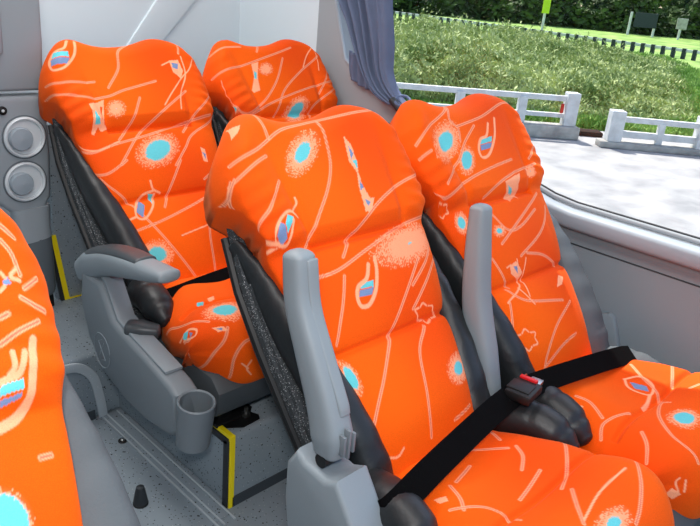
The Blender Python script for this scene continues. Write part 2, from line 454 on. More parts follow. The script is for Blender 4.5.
  ('line',[(.1113,.0076),(.0501,-.0015)],0.0033),
  ('line',[(.2086,.3039),(.1529,.2834),(.0574,.2202)],0.0033),
 ],
 'A_cushion': [
  ('line',[(.1807,.2061),(.0933,.2585),(.0340,.2813)],0.0033),
  ('line',[(.0857,.1605),(.0708,.1840),(.0390,.2026)],0.0033),
  ('line',[(-.0986,.1511),(-.1136,.1821),(-.1329,.2046)],0.0033),
  ('line',[(-.1458,.1869),(-.1000,.2270),(-.0891,.2793)],0.0033),
  ('line',[(.0394,.2964),(-.0053,.3292),(-.0317,.3522)],0.0033),
  ('thin',[(.1497,.3344),(.0572,.3342),(-.0241,.3484)],0.0034),
  ('line',[(.1921,.3353),(.1395,.3652),(.0873,.3883),(.0543,.3987)],0.0033),
  ('blob',(.0153,.3784),(.0510,.3930),(.0483,.3636),0.35),
  ('fill',[(.0169,.0121),(.0441,.0243),(.0302,.0541),(.0022,.0475)],'pink'),
  ('fill',[(.0191,.0222),(.0318,.0317),(.0197,.0455)],'slate'),
  ('line',[(.1033,.0165),(.0440,.0688)],0.0033),
  ('line',[(-.0168,.1330),(-.0814,.1505)],0.0033),
  ('line',[(-.0452,.0438),(-.0016,.0554),(.0258,.1029),(.0719,.1525)],0.0033),
  ('line',[(.0588,.2265),(-.0350,.2451)],0.0033),
  ('fill',[(-.1405,.1505),(-.1244,.1623),(-.1313,.1721),(-.1428,.1644)],'pink'),
  ('line',[(.1215,.0577),(.0831,.1282)],0.0033),
 ],
 'B_back': [
  ('blob',(-.1305,.5380),(-.0769,.5361),(-.1690,.4887),0.45),
  ('blob',(-.0873,.4858),(-.0550,.4856),(-.1083,.4513),0.6),
  ('line',[(-.2569,.5422),(-.1754,.5750),(-.0829,.6106),(-.0403,.6357)],0.0033),
  ('line',[(-.0403,.6357),(-.0810,.5927),(-.0664,.5633),(-.0794,.5326)],0.0033),
  ('line',[(-.0677,.5689),(.0441,.5866),(.1472,.6146),(.1897,.6123)],0.0033),
  ('line',[(-.0032,.5659),(-.0668,.5270),(-.1203,.4860),(-.2100,.4414)],0.0033),
  ('fill',[(-.0026,.5300),(.0460,.5329),(.0365,.5203),(-.0122,.5171)],'cyan'),
  ('fill',[(-.0142,.5149),(.0345,.5180),(.0205,.5045),(-.0187,.5029)],'slate'),
  ('thin',[(.0907,.5775),(.0562,.5304),(.0051,.4906),(-.0268,.4855),(-.0262,.5062),(-.0019,.5299),(.0268,.5368),(.0549,.5664)],0.006),
  ('line',[(-.3171,.4319),(-.2399,.4138),(-.0974,.4438),(.0004,.4585),(.0809,.4671)],0.0033),
  ('line',[(-.0691,.3949),(-.0041,.4182),(.0768,.4355),(.1691,.4437)],0.0033),
  ('fill',[(.0158,.4179),(.0874,.4299),(.0729,.4054),(.0773,.3875),(.0610,.3723),(.0620,.3814),(.0215,.3717),(.0242,.3919)],'pink'),
  ('fill',[(.0269,.4074),(.0457,.3993),(.0537,.3873),(.0347,.3912)],'cyan'),
  ('blob',(.1419,.4279),(.1603,.4256),(.1377,.4120),0),
  ('line',[(.2103,.4944),(.1543,.4599)],0.0033),
  ('thin',[(-.2429,.3843),(-.2225,.3846),(-.2343,.3914)],0.0032),
  ('thin',[(-.2910,.3842),(-.2707,.3781),(-.2509,.3827)],0.0032),
  ('thin',[(-.3097,.3931),(-.3089,.3886),(-.3059,.3864)],0.0032),
  ('thin',[(-.3080,.4045),(-.3113,.4019),(-.3105,.3975)],0.0032),
  ('thin',[(-.2716,.4052),(-.3099,.4104),(-.3122,.4062)],0.0032),
  ('thin',[(-.2370,.3948),(-.2383,.4012),(-.2607,.4032)],0.0032),
  ('blob',(-.1859,.3548),(-.1552,.3600),(-.1852,.3292),0.5),
  ('line',[(-.0660,.3516),(-.0381,.3089),(.0148,.3078),(.1039,.3367)],0.0033),
  ('line',[(.1529,.3741),(.0097,.3187),(-.0794,.2823)],0.0033),
  ('line',[(.1662,.3377),(.0878,.2816),(-.0266,.2426)],0.0033),
  ('blob',(-.0694,.3121),(-.0473,.3073),(-.0779,.2986),0.4),
  ('line',[(-.1278,.2580),(-.0971,.1869)],0.0033),
  ('fill',[(-.0766,.2306),(-.0497,.2358),(-.0348,.2078),(-.0505,.1934),(-.0788,.2130)],'pink'),
  ('fill',[(-.0656,.2276),(-.0508,.2249),(-.0515,.2068)],'slate'),
  ('thin',[(-.0892,.2291),(-.0721,.2320)],0.0034),
  ('thin',[(-.0096,.2344),(-.0356,.1963),(-.0543,.1518)],0.0034),
  ('thin',[(-.0444,.2394),(-.0564,.1856),(-.1310,.1569)],0.0034),
  ('line',[(-.0003,.2448),(.0628,.2271),(.1178,.1922)],0.0033),
  ('fill',[(.0919,.1698),(.1068,.1605),(.0843,.1466),(.0578,.1451)],'pink'),
  ('line',[(-.1096,.1844),(-.0934,.1606),(-.0570,.1405),(.0541,.1129)],0.0033),
  ('line',[(.0815,.1033),(-.0100,.0679),(-.0732,.0220),(-.0955,-.0061)],0.0033),
  ('line',[(.0554,.0307),(-.0109,.0214),(-.0895,-.0016)],0.0033),
  ('thin',[(-.1095,.0513),(-.0959,.0514),(-.0981,.0622)],0.0032),
  ('thin',[(-.1326,.0529),(-.1245,.0441),(-.1143,.0501)],0.0032),
  ('thin',[(-.1441,.0694),(-.1488,.0596),(-.1364,.0556)],0.0032),
  ('thin',[(-.1332,.0840),(-.1460,.0835),(-.1438,.0730)],0.0032),
  ('thin',[(-.1095,.0827),(-.1176,.0916),(-.1279,.0856)],0.0032),
  ('thin',[(-.0983,.0662),(-.0923,.0755),(-.1053,.0799)],0.0032),
  ('line',[(-.1252,.1553),(-.1517,.0916)],0.0033),
  ('thin',[(-.0727,.1782),(-.0522,.1315)],0.0034),
  ('line',[(-.2775,.5104),(-.2089,.5217)],0.0033),
 ],
 'B_cushion': [
  ('fill',[(.0264,.1857),(.0329,.2206),(.0142,.2348),(.0064,.2067)],'slate'),
  ('thin',[(.0275,.1723),(.0597,.1934),(.0458,.2281),(.0039,.2421),(-.0042,.2167),(.0039,.1924),(.0289,.1737)],0.005),
  ('thin',[(.0024,.2414),(-.0381,.2531),(-.0688,.2568)],0.006),
  ('line',[(.0919,.1574),(.0574,.2022),(.0267,.2436),(-.0121,.2698)],0.0033),
  ('line',[(.1694,.2209),(.0733,.2593)],0.0033),
  ('line',[(-.0141,.2893),(-.0269,.2760),(-.1029,.3028),(-.1556,.3455),(-.1588,.3911),(-.1636,.4068)],0.0033),
  ('blob',(-.0744,.3377),(-.0444,.3589),(-.1103,.3538),0.55),
  ('line',[(-.2152,.2368),(-.1852,.2270),(-.1593,.2346),(-.1195,.2511)],0.0033),
  ('line',[(-.1283,.1401),(-.1364,.1752),(-.1680,.2187)],0.0033),
  ('line',[(-.1774,.3012),(-.2042,.3220),(-.2378,.3373)],0.0033),
  ('line',[(.0984,.0247),(.0036,.0714)],0.0033),
  ('fill',[(-.1586,.1459),(-.1482,.1557),(-.1529,.1707),(-.1636,.1625)],'pink'),
  ('fill',[(-.1571,.1524),(-.1518,.1576),(-.1561,.1642)],'slate'),
  ('fill',[(-.2401,.4694),(-.2270,.4492),(-.2122,.4639),(-.2240,.4805)],'pink'),
  ('thin',[(-.2174,.4612),(-.2185,.4327),(-.2104,.4234)],0.0034),
  ('thin',[(-.2073,.4578),(-.2010,.4308)],0.0034),
  ('line',[(.0686,.2975),(.0947,.3077)],0.0033),
 ],
 'E_back': [
  ('fill',[(.1497,.4196),(.1734,.4200),(.1724,.4110),(.1474,.4102)],'cyan'),
  ('fill',[(.1468,.4073),(.1705,.4083),(.1687,.4043),(.1457,.4015)],'slate'),
  ('thin',[(.1959,.4519),(.1889,.4335),(.1834,.4162),(.1769,.3999),(.1599,.3880),(.1415,.3837)],0.009),
  ('thin',[(.1825,.4436),(.1711,.4262),(.1589,.4240),(.1500,.4227)],0.006),
  ('thin',[(.1698,.4468),(.1673,.4327),(.1606,.4268)],0.005),
  ('line',[(.1601,.4564),(.1827,.4639),(.2152,.4698)],0.0033),
  ('line',[(.1969,.4957),(.2127,.4856),(.2333,.4780)],0.0033),
  ('line',[(.2063,.5046),(.2358,.5133)],0.0033),
  ('line',[(.1681,.4812),(.1773,.4833)],0.0033),
  ('fill',[(.1826,.5168),(.1892,.5184),(.1910,.5118),(.1817,.5110)],'slate'),
  ('thin',[(.2050,.5269),(.1922,.5187),(.2028,.5126)],0.004),
  ('thin',[(.1827,.5246),(.1857,.5183)],0.0034),
  ('thin',[(.1760,.5062),(.1832,.5105)],0.0034),
  ('blob',(.1171,.3056),(.1390,.2937),(.1238,.3315),0.8),
  ('line',[(.1691,.3453),(.1855,.3439)],0.0033),
  ('line',[(.1962,.5571),(.2039,.5399),(.2052,.5185)],0.0033),
  ('line',[(.2026,.5723),(.2189,.5585)],0.0033),
 ],
}
#PRINTS_HERE

# ------------------------------------------------------------------ seat
DIRV = (.611, .791); NRM = (-.791, .611); CR = (-.33, .47)      # recline line: crease, up direction, outward normal
H1, H2 = .396, .192                                             # headrest seam and lumbar seam along the recline

def smin(x): return x*x*(3-2*x)
def wid(h):
    return np.interp(h, [-.08, 0, .1, .19, .28, .34, .40, .46, .52, .58, .64, .70],
                        [.140, .142, .155, .170, .187, .197, .206, .218, .230, .234, .231, .226])

def back_point(x, h, n):
    """template position of (x, along recline h, outward n)"""
    return x, CR[0]+DIRV[0]*h+NRM[0]*n, CR[1]+DIRV[1]*h+NRM[1]*n

def back_bulge(s, h, x):
    g = lambda c, w: np.exp(-((h-c)/w)**2)
    a = np.abs(s)
    f = .004*np.ones_like(h)
    # soft swelling of each section between the seams
    f = f+.016*np.clip(1-((h-.295)/.115)**2, 0, 1)*(1-.5*a*a)
    f = f+.020*np.clip(1-((h-.085)/.120)**2, 0, 1)*(1-.5*a*a)
    hr = smin(np.clip((h-(H1-.012))/.035, 0, 1))
    f = f+hr*.024*(1-.55*np.clip((h-H1)/.24, 0, 1))
    # raised pillow panel in the middle of the headrest, wings either side
    f = f-hr*.009*np.exp(-((a-.60)/.05)**2)*np.clip(1-(h-H1)/.2, 0, 1)
    f = f+.010*smin(np.clip((a-.62)/.25, 0, 1))*smin(np.clip((h-.36)/.10, 0, 1))
    # seams
    f = f-.010*g(H2, .007)*(a < .93)-.012*g(H1-.012, .007)*(a < .62)
    f = f-.004*g(H2, .02)
    # gathers where the wing meets the pillow
    f = f+.0022*np.sin(h*210+a*14)*smin(np.clip((a-.62)/.2, 0, 1))*np.exp(-((h-.45)/.07)**2)
    f = f+.0016*np.sin(h*150+a*9+1)*smin(np.clip((a-.66)/.2, 0, 1))*np.exp(-((h-.58)/.05)**2)
    return f

def cloth_coords(X, Y, Z, V):
    """distances along the cloth itself, so the print does not smear over the rolled edges"""
    P = np.stack([X, Y, Z], 2); n, m = X.shape; c = n//2
    d = np.linalg.norm(np.diff(P, axis=0), axis=2)
    U = np.vstack([np.zeros((1, m)), np.cumsum(d, 0)]); U = U-U[c:c+1]
    ex = U-(X-X[c:c+1]); k = 41; pad = k//2          # extra length gained on the rolled edge, evened out along the row
    ex = np.pad(ex, ((0, 0), (pad, pad)), 'edge'); cs = np.cumsum(np.pad(ex, ((0, 0), (1, 0))), 1)
    return X+(cs[:, k:]-cs[:, :-k])/k, V

def grid_faces(n, m):
    i = np.arange(n-1)[:, None]*m+np.arange(m-1)[None]
    i = i.ravel(); return np.stack([i, i+1, i+m+1, i+m], 1)

def cover(name, X, Y, Z, U, V, depth_shift, prims, parent, off):
    """closed upholstery: printed front grid with a plain back"""
    n, m = X.shape
    v = np.stack([X.ravel(), Y.ravel(), Z.ravel()], 1)
    f = grid_faces(n, m).tolist()
    b = list(range(m))+[i*m+m-1 for i in range(1, n)]+[(n-1)*m+j for j in range(m-2, -1, -1)]+[i*m for i in range(n-2, 0, -1)]
    ring = v[b]+np.asarray(depth_shift)[None]
    c = ring.mean(0); ring = c+(ring-c)*.95
    k = len(v); nb = len(b)
    v = np.vstack([v, ring, c[None]])
    f += [[b[j], k+j, k+(j+1) % nb, b[(j+1) % nb]] for j in range(nb)]
    f += [[k+j, k+nb, k+(j+1) % nb] for j in range(nb)]
    o = meshobj(name, v, f, 'fabric', parent, True, off)
    bm = bmesh.new(); bm.from_mesh(o.data); bmesh.ops.recalc_face_normals(bm, faces=bm.faces[:]); bm.to_mesh(o.data); bm.free()
    uv = np.stack([U.ravel(), V.ravel()], 1)
    uv = np.vstack([uv, uv[b]+50, uv[b].mean(0)[None]+50])
    col = np.ones((len(v), 4)); pc = uv.copy(); pc[b] += 50; col[:, :3] = paint(pc[:, 0], pc[:, 1], prims)
    a = o.data.attributes.new('print', 'FLOAT_COLOR', 'POINT'); a.data.foreach_set('color', col.ravel())
    a = o.data.attributes.new('cloth', 'FLOAT2', 'POINT'); a.data.foreach_set('vector', uv.ravel())
    return o

def seat_back(prims, parent, off, res=1.0):
    n, m = int(320*res), int(360*res)
    sv = np.linspace(-1, 1, n); sv = np.sign(sv)*(1-(1-np.abs(sv))**1.75)
    tv = np.linspace(0, 1, m); tv = 1-(1-tv)**1.15
    S, T = np.meshgrid(sv, tv, indexing='ij'); A = np.abs(S)
    c = np.where(S < 0, np.clip((A-.52)/.48, 0, 1), np.clip((A-.64)/.36, 0, 1))
    top = .640+.026*np.where(S < -.12, np.exp(-((S+.62)/.24)**2), np.exp(-((S-.50)/.30)**2))-np.where(S < 0, .135, .110)*(1-np.sqrt(np.clip(1-c*c, 0, 1)))
    Hh = -.06+T*(top+.06)
    W = wid(Hh); X = S*W
    N_ = back_bulge(S, Hh, X)
    es = np.clip((1-A)*W/.075, 0, 1); N_ = N_-.068*(1-np.sqrt(1-(1-es)**2))*(.40+.60*smin(np.clip((Hh-.40)/.20, 0, 1)))
    et = np.clip((top-Hh)/.055, 0, 1); N_ = N_-.055*(1-np.sqrt(1-(1-et)**2))
    x, y, z = back_point(X, Hh, N_)
    U, V = cloth_coords(x, y, z, Hh)
    return cover('backrest_cover', x, y, z, U, V, (0, -NRM[0]*.06, -NRM[1]*.06), prims, parent, off)

CP = np.array([(-.30, .425), (-.345, .442), (-.42, .456), (-.50, .462), (-.57, .472), (-.63, .480), (-.685, .472), (-.722, .442), (-.735, .400), (-.730, .355), (-.710, .335)])
def seat_cushion(prims, parent, off, res=1.0):
    n, m = int(280*res), int(340*res)
    seg = np.hypot(*np.diff(CP, axis=0).T); cum = np.r_[0, np.cumsum(seg)]
    sm = smooth_line(CP, 20); sg = np.hypot(*np.diff(sm, axis=0).T); cs = np.r_[0, np.cumsum(sg)]
    sv = np.linspace(-1, 1, n); sv = np.sign(sv)*(1-(1-np.abs(sv))**1.5)
    vv = np.linspace(0, cs[-1], m)
    S, Vv = np.meshgrid(sv, vv, indexing='ij'); A = np.abs(S)
    py = np.interp(Vv, cs, sm[:, 0]); pz = np.interp(Vv, cs, sm[:, 1])
    W = np.interp(Vv, [0, .10, .16, .20, .25, .32, .40, .46, .50, .56, .60], [.146, .164, .192, .214, .226, .234, .236, .230, .220, .205, .19])
    X = S*W
    ty = np.gradient(np.interp(vv, cs, sm[:, 0]), vv); tz = np.gradient(np.interp(vv, cs, sm[:, 1]), vv)
    ny = np.interp(Vv, vv, tz); nz = np.interp(Vv, vv, -ty)
    g = lambda c, w: np.exp(-((Vv-c)/w)**2)
    f = .012*(1-A**2)*0+.012*np.exp(-((A-.55)/.3)**2)*g(.2, .12)
    f = f-.010*g(.262, .007)*(A < .9)-.004*g(.262, .03)+.012*g(.345, .07)
    es = np.clip((1-A)*W/.075, 0, 1)
    f = f-.062*(1-np.sqrt(1-(1-es)**2))
    # the front corners are cut back in plan
    cy = .05*np.clip((A-.55)/.45, 0, 1)**2*np.clip((Vv-.34)/.1, 0, 1)
    y = py+ny*f+cy; z = pz+nz*f
    U, V = cloth_coords(X, y, z, Vv)
    return cover('cushion_cover', X, y, z, U, V, (0, .03, -.05), prims, parent, off)

def bolster_mb(sg, wide=1.0):
    """padded side of the backrest, from the headrest wing down to the cushion"""
    hs = [.44, .38, .32, .25, .17, .08, 0, -.05]
    nn = [-.080, -.062, -.048, -.034, -.022, -.016, -.018, -.026]
    rw = [.010, .017, .023, .028, .032, .036, .038, .036]
    rh = [.022, .032, .038, .042, .044, .046, .044, .04]
    path = []
    for h, n in zip(hs, nn):
        x = sg*(float(wid(h))-.006+.016*(wide > 1)+.016*min(1, max(0, (.42-h)/.2)))
        path.append(back_point(x, h, n-.012))
    # resample for wrinkles
    P = smooth_line(path, 6); t = np.linspace(0, 1, len(hs)); tt = np.linspace(0, 1, len(P))
    a = np.interp(tt, t, rw)*wide; b = np.interp(tt, t, rh)
    b = b+.0015*np.sin(tt*60)
    mb = MB(); mb.loft(P.tolist(), a.tolist(), b.tolist(), up=(0, NRM[0], NRM[1]), n=24, ex=2.4)
    return mb

def make_seat(kind, cx, oy, oz, floor, label, prints, left_side, right_side, res=1.0):
    base = (0, -.45, floor-oz)                       # template position of the seat's foot
    root = empty('bus_seat', (cx, oy-.45, floor))
    tag(root, label, 'bus seat', 'orange patterned bus seats')
    off = base
    seat_back(PRINTS.get(prints+'_back', []), root, off, res)
    seat_cushion(PRINTS.get(prints+'_cushion', []), root, off, res)
    for sg, mm in ((-1, left_side), (1, right_side)):
        o = bolster_mb(sg, 1.45 if mm == 'grey_side' else 1.0).build('backrest_bolster', mm, root, True, off)
        if mm == 'grey_side': o['label'] = 'light grey side bolster'
        # cushion bolster beside the hip
        mb = MB()
        P = [(sg*.170, -.335, .432), (sg*.188, -.38, .450), (sg*.200, -.43, .458), (sg*.207, -.475, .448), (sg*.210, -.505, .432)]
        if mm != 'leather': P = [(q[0]-sg*.01, q[1], q[2]-.040) for q in P]
        P = smooth_line(P, 12); k = len(P); t = np.linspace(0, 1, k)
        a = np.interp(t, [0, .3, .7, 1], [.038, .042, .038, .018]); b = np.interp(t, [0, .3, .7, 1], [.036, .040, .036, .020])
        b = b-.0035*np.exp(-((np.mod(t*3.2, 1)-.5)/.10)**2)*(t > .2)
        mb.loft(P.tolist(), a.tolist(), b.tolist(), n=22)
        mb.build('cushion_bolster', 'leather' if mm == 'leather' else 'grey_side', root, True, off)
    # rear shell: carpeted back board
    mb = MB()
    outl = [(-.215, -.08), (-.222, .1), (-.228, .25), (-.226, .36), (-.212, .46), (-.19, .56), (.19, .56), (.222, .46), (.236, .36), (.230, .25), (.218, .1), (.210, -.08)]
    b = bmesh.new(); fr = [b.verts.new(back_point(x, h, -.068)) for x, h in outl]; bk = [b.verts.new(back_point(x, h, -.098)) for x, h in outl]
    b.faces.new(fr); b.faces.new(bk[::-1])
    for i in range(len(outl)):
        j = (i+1) % len(outl); b.faces.new((fr[i], fr[j], bk[j], bk[i]))
    bmesh.ops.recalc_face_normals(b, faces=b.faces[:])
    bmesh.ops.bevel(b, geom=b.edges[:], offset=.008, segments=2, affect='EDGES')
    mb.bm(b); sh = mb.build('back_shell', 'shell_carpet', root, True, off)
    # black beading along both edges of the shell
    for sg in (-1, 1):
        mb = MB(); mb.tube([back_point(sg*(w_+.001), h, -.100) for w_, h in [(.214, -.07), (.222, .1), (.227, .25), (.225, .36), (.211, .46)]], .009, 8)
        mb.build('edge_beading', 'black', sh, True, (0, 0, 0)).location = (-off[0], -off[1], -off[2])
    # pan under the cushion
    mb = MB()
    mb.prism([(-.30, .36), (-.30, .275), (-.70, .275), (-.722, .30), (-.722, .345), (-.69, .375), (-.5, .375)], 'x', -.215, .215, .012)
    pan = mb.build('seat_pan', 'pan', root, True, off)
    # legs
    for sg in (-1, 1):
        for yy in (-.64, -.36):
            mb = MB(); z0 = floor-oz
            mb.box((sg*.15-.02, yy-.02, z0+.006), (sg*.15+.02, yy+.02, .28), .004)
            mb.box((sg*.15-.035, yy-.035, z0), (sg*.15+.035, yy+.035, z0+.008), .002)
            lg = mb.build('leg', 'black', root, True, off)
    return root, off

def webbing(P, width, side, thick=.0022):
    """flat belt along P, its width along the side vectors"""
    P = smooth_line(P, 8); k = len(P); t = np.linspace(0, 1, k); sd = np.array([np.interp(t, np.linspace(0, 1, len(side)), np.array(side)[:, i]) for i in range(3)]).T
    v = []; f = []
    for i in range(k):
        tan = P[min(i+1, k-1)]-P[max(i-1, 0)]; tan /= np.linalg.norm(tan)
        s = sd[i]-tan*(sd[i]@tan); s /= np.linalg.norm(s); n = np.cross(tan, s)
        for a, b in ((-1, -1), (1, -1), (1, 1), (-1, 1)):
            v.append(P[i]+s*a*width/2+n*b*thick/2)
    for i in range(k-1):
        for j in range(4): f.append((i*4+j, i*4+(j+1) % 4, i*4+4+(j+1) % 4, i*4+4+j))
    f += [(3, 2, 1, 0), tuple((k-1)*4+j for j in range(4))]
    return MB().add(v, f)

FLOOR = .05; STEP = .25
CXA, CXB, CXC, CXD, CXE = .056, .527, .114, .61, -.828
SEATS = {}
SEATS['A'] = make_seat('A', CXA, 0, 0, FLOOR, 'large orange patterned seat in the middle, its aisle armrest raised upright', 'A', 'leather', 'leather')
SEATS['B'] = make_seat('B', CXB, 0, 0, FLOOR, 'orange patterned seat beside the big side window, grey cloth side bolster', 'B', 'leather', 'grey_side')
SEATS['C'] = make_seat('C', CXC, .84, .03, STEP, 'rear orange patterned seat on the step, with cup holder armrest lowered', 'C', 'leather', 'leather')
SEATS['D'] = make_seat('D', CXD, .84, .03, STEP, 'rear orange patterned seat by the grey pillar, mostly hidden, only its headrest showing', 'D', 'leather', 'leather')
SEATS['E'] = make_seat('E', CXE, -.26, .04, FLOOR, 'nearest orange patterned seat across the aisle, cut off by the left edge', 'E', 'grey_side', 'grey_side')

def part(mb, seat, name, m, cx, oy, oz, parent=None, smooth=True, angle=40):
    """scene-space shape linked under a seat (or one of its parts)"""
    root = SEATS[seat][0]
    o = mb.build(name, m, parent or root, smooth, tuple(root.location), angle)
    return o

def armrest_up(seat, path, half_w, half_h, up, name='armrest'):
    P = smooth_line(path, 6); k = len(P); t = np.linspace(0, 1, k)
    a = np.interp(t, np.linspace(0, 1, len(half_w)), half_w); b = np.interp(t, np.linspace(0, 1, len(half_h)), half_h)
    mb = MB(); mb.loft(P.tolist(), a.tolist(), b.tolist(), up=up, n=28, ex=3.2)
    return part(mb, seat, name, 'arm', 0, 0, 0)

# seat A: raised armrest on the aisle side with its hinge post
arm = armrest_up('A', [(-.205, -.222, .835), (-.205, -.235, .765), (-.205, -.268, .695), (-.205, -.303, .624), (-.205, -.322, .575), (-.205, -.325, .548)],
                 [.021, .023, .024, .025, .027, .024], [.022, .024, .027, .030, .032, .026], (0, -.8, .6))
mb = MB(); Pi = smooth_line([(-.198, -.243, .835), (-.198, -.258, .765), (-.198, -.293, .699), (-.198, -.331, .634), (-.198, -.338, .615)], 6)
mb.loft(Pi.tolist(), [.011]*len(Pi), [.005]*len(Pi), up=(0, -.8, .6), n=20, ex=3); part(mb, 'A', 'front_inlay', 'arm', 0, 0, 0, arm)
mb = MB()
for dx, l in ((-.010, .035), (0, .05), (.010, .035)):
    mb.box((-.205+dx-.0025, -.362, .560-l/2+.015), (-.205+dx+.0025, -.350, .560+l/2+.015), .001)
part(mb, 'A', 'hinge_rib', 'arm_dark', 0, 0, 0, arm)
mb = MB(); mb.lathe([(.004, 0), (.004, .004), (.002, .005)], (-.181, -.275, .655), Matrix.Rotation(PI/2, 3, 'Y'), 10)
part(mb, 'A', 'screw', 'steel', 0, 0, 0, arm)
mb = MB()
mb.prism([(-.258, .50), (-.280, .535), (-.302, .522), (-.345, .516), (-.372, .530), (-.420, .462), (-.47, .40), (-.55, .33), (-.55, .27), (-.30, .27), (-.272, .35), (-.258, .43)], 'x', -.240, -.168, .010, 3)
post = part(mb, 'A', 'armrest_post', 'arm', 0, 0, 0)
mb = MB(); mb.tube([(-.228, -.325, .535), (-.182, -.325, .535)], .012, 14)
part(mb, 'A', 'hinge_pin', 'black', 0, 0, 0, post)

# seat B: raised armrest between the two seats
arm = armrest_up('B', [(.275, -.215, .828), (.275, -.224, .744), (.275, -.240, .639), (.275, -.272, .539), (.275, -.300, .456)],
                 [.020, .024, .026, .026, .023], [.019, .023, .027, .030, .028], (0, -.8, .6))
for y, z in ((-.242, .70), (-.262, .62)):
    mb = MB(); mb.lathe([(.003, 0), (.003, .003), (.0015, .004)], (.297, y, z), Matrix.Rotation(PI/2, 3, 'Y'), 10)
    part(mb, 'B', 'screw', 'steel', 0, 0, 0, arm)
mb = MB(); mb.tube([(.255, -.295, .425), (.295, -.295, .425)], .022, 16); mb.box((.262, -.31, .33), (.288, -.27, .43), .004)
part(mb, 'B', 'armrest_hinge', 'black', 0, 0, 0)

# seat C: lowered armrest on the aisle side
X0, X1 = -.195, -.135
mb = MB()
mb.prism([(.535, .545), (.50, .540), (.455, .540), (.40, .462), (.362, .452), (.25, .430), (.165, .410), (.140, .397), (.138, .31), (.15, .292), (.18, .282), (.27, .272), (.35, .277), (.46, .306), (.52, .37), (.555, .46)], 'x', X0, X1, .012, 3)
pan = part(mb, 'C', 'armrest_panel', 'arm_dark', 0, 0, 0)
mb = MB()
mb.prism([(.47, .551), (.447, .545), (.394, .468), (.36, .458), (.25, .436), (.195, .425), (.195, .419), (.25, .426), (.36, .446), (.405, .458), (.46, .537)], 'x', X0+.012, X1-.004, .003)
part(mb, 'C', 'top_strip', 'arm', 0, 0, 0, pan)
mb = MB()
ring = [Vector((X0-.0005, .452+.038*math.cos(a), .365+.044*math.sin(a))) for a in np.linspace(0, 2*PI, 33)]
mb.tube(ring[:-1]+[ring[0]], .0009, 6)
for pts in ([(.437, .345), (.467, .385)], [(.467, .385), (.449, .395)], [(.437, .345), (.455, .338)], [(.442, .388), (.465, .348)]):
    mb.tube([(X0-.0005, *p) for p in pts], .0008, 6)
part(mb, 'C', 'round_emblem', 'arm', 0, 0, 0, pan)
mb = MB()
cupz = .392; cc = (-.165, .105)
mb.lathe([(.030, -.112), (.036, -.108), (.038, -.06), (.040, 0), (.0375, .003), (.0345, 0), (.033, -.05), (.031, -.085), (.0, -.085)], (cc[0], cc[1], cupz), Matrix.Rotation(.12, 3, 'X'), 36)
cup = part(mb, 'C', 'cup_holder', 'arm_dark', 0, 0, 0)
mb = MB(); mb.box((cc[0]-.031, cc[1]-.010, cupz-.07), (cc[0]-.020, cc[1]+.010, cupz-.014), .004)
part(mb, 'C', 'cup_clip', 'arm_dark', 0, 0, 0, cup)
mb = MB()
P = smooth_line([(-.165, .575, .522), (-.165, .52, .555), (-.165, .44, .588), (-.165, .34, .612), (-.165, .255, .628), (-.165, .205, .638)], 6)
k = len(P); t = np.linspace(0, 1, k)
mb.loft(P.tolist(), np.interp(t, [0, .2, .6, 1], [.026, .032, .032, .026]).tolist(), np.interp(t, [0, .2, .5, .8, 1], [.030, .036, .030, .019, .013]).tolist(), n=28, ex=2.8)
pad = part(mb, 'C', 'armrest', 'arm', 0, 0, 0)
mb = MB()
P2 = smooth_line([(-.163, .575, .540), (-.163, .52, .578), (-.163, .44, .612), (-.163, .36, .630), (-.163, .30, .637)], 6); k = len(P2); t = np.linspace(0, 1, k)
mb.loft(P2.tolist(), np.interp(t, [0, .3, 1], [.022, .029, .026]).tolist(), np.interp(t, [0, .3, 1], [.016, .018, .010]).tolist(), n=24, ex=2.6)
part(mb, 'C', 'pad', 'arm_pad', 0, 0, 0, pad)
mb = MB()
mb.loft([(-.170, .365, .452), (-.150, .345, .452), (-.125, .325, .448)], [.024, .024, .018], [.018, .020, .016], n=18, ex=2.8)
part(mb, 'C', 'recline_lever', 'arm_pad', 0, 0, 0)
# C: the bolt through its foot
mb = MB(); mb.lathe([(.011, 0), (.011, .007), (.005, .008), (.005, .022), (.0, .023)], (.012, .165, STEP+.003), None, 6)
part(mb, 'C', 'anchor_bolt', 'steel', 0, 0, 0)
mb = MB(); mb.prism([(-.055, .155), (-.02, .132), (.03, .136), (.038, .150), (.030, .17), (.045, .185), (.045, .25), (-.055, .25)], 'z', STEP+.0003, STEP+.0025, 0)
part(mb, 'C', 'mounting_plate', 'black', 0, 0, 0)

# belts
def belt(seat, path, side, width=.046):
    return part(webbing(path, width, side), seat, 'seat_belt', 'webbing', 0, 0, 0, None, False)
b1 = belt('A', [(-.175, -.41, .455), (-.165, -.43, .480), (-.08, -.425, .500), (.04, -.410, .508), (.15, -.396, .512), (.225, -.388, .512)],
          [(0, -.8, -.5)]*5)
mb = MB(); R_ = Matrix.Rotation(.16, 3, 'Z')
mb.box((.205, -.425, .508), (.272, -.372, .528), .005, R_)
bk = part(mb, 'A', 'buckle', 'black', 0, 0, 0)
mb = MB(); mb.box((.264, -.408, .524), (.274, -.372, .533), .002, R_)
part(mb, 'A', 'release_button', 'red', 0, 0, 0, bk)
mb = MB(); mb.box((.214, -.418, .526), (.252, -.372, .531), .002, R_)
part(mb, 'A', 'buckle_plate', 'black', 0, 0, 0, bk)
b2 = belt('B', [(.295, -.386, .504), (.38, -.396, .499), (.46, -.406, .493), (.55, -.418, .486), (.63, -.429, .478), (.668, -.434, .470)],
          [(0, -.8, -.55)]*4)
mb = MB(); mb.box((.275, -.402, .505), (.315, -.362, .513), .002, R_)
part(mb, 'B', 'belt_tongue', 'steel', 0, 0, 0, b2)
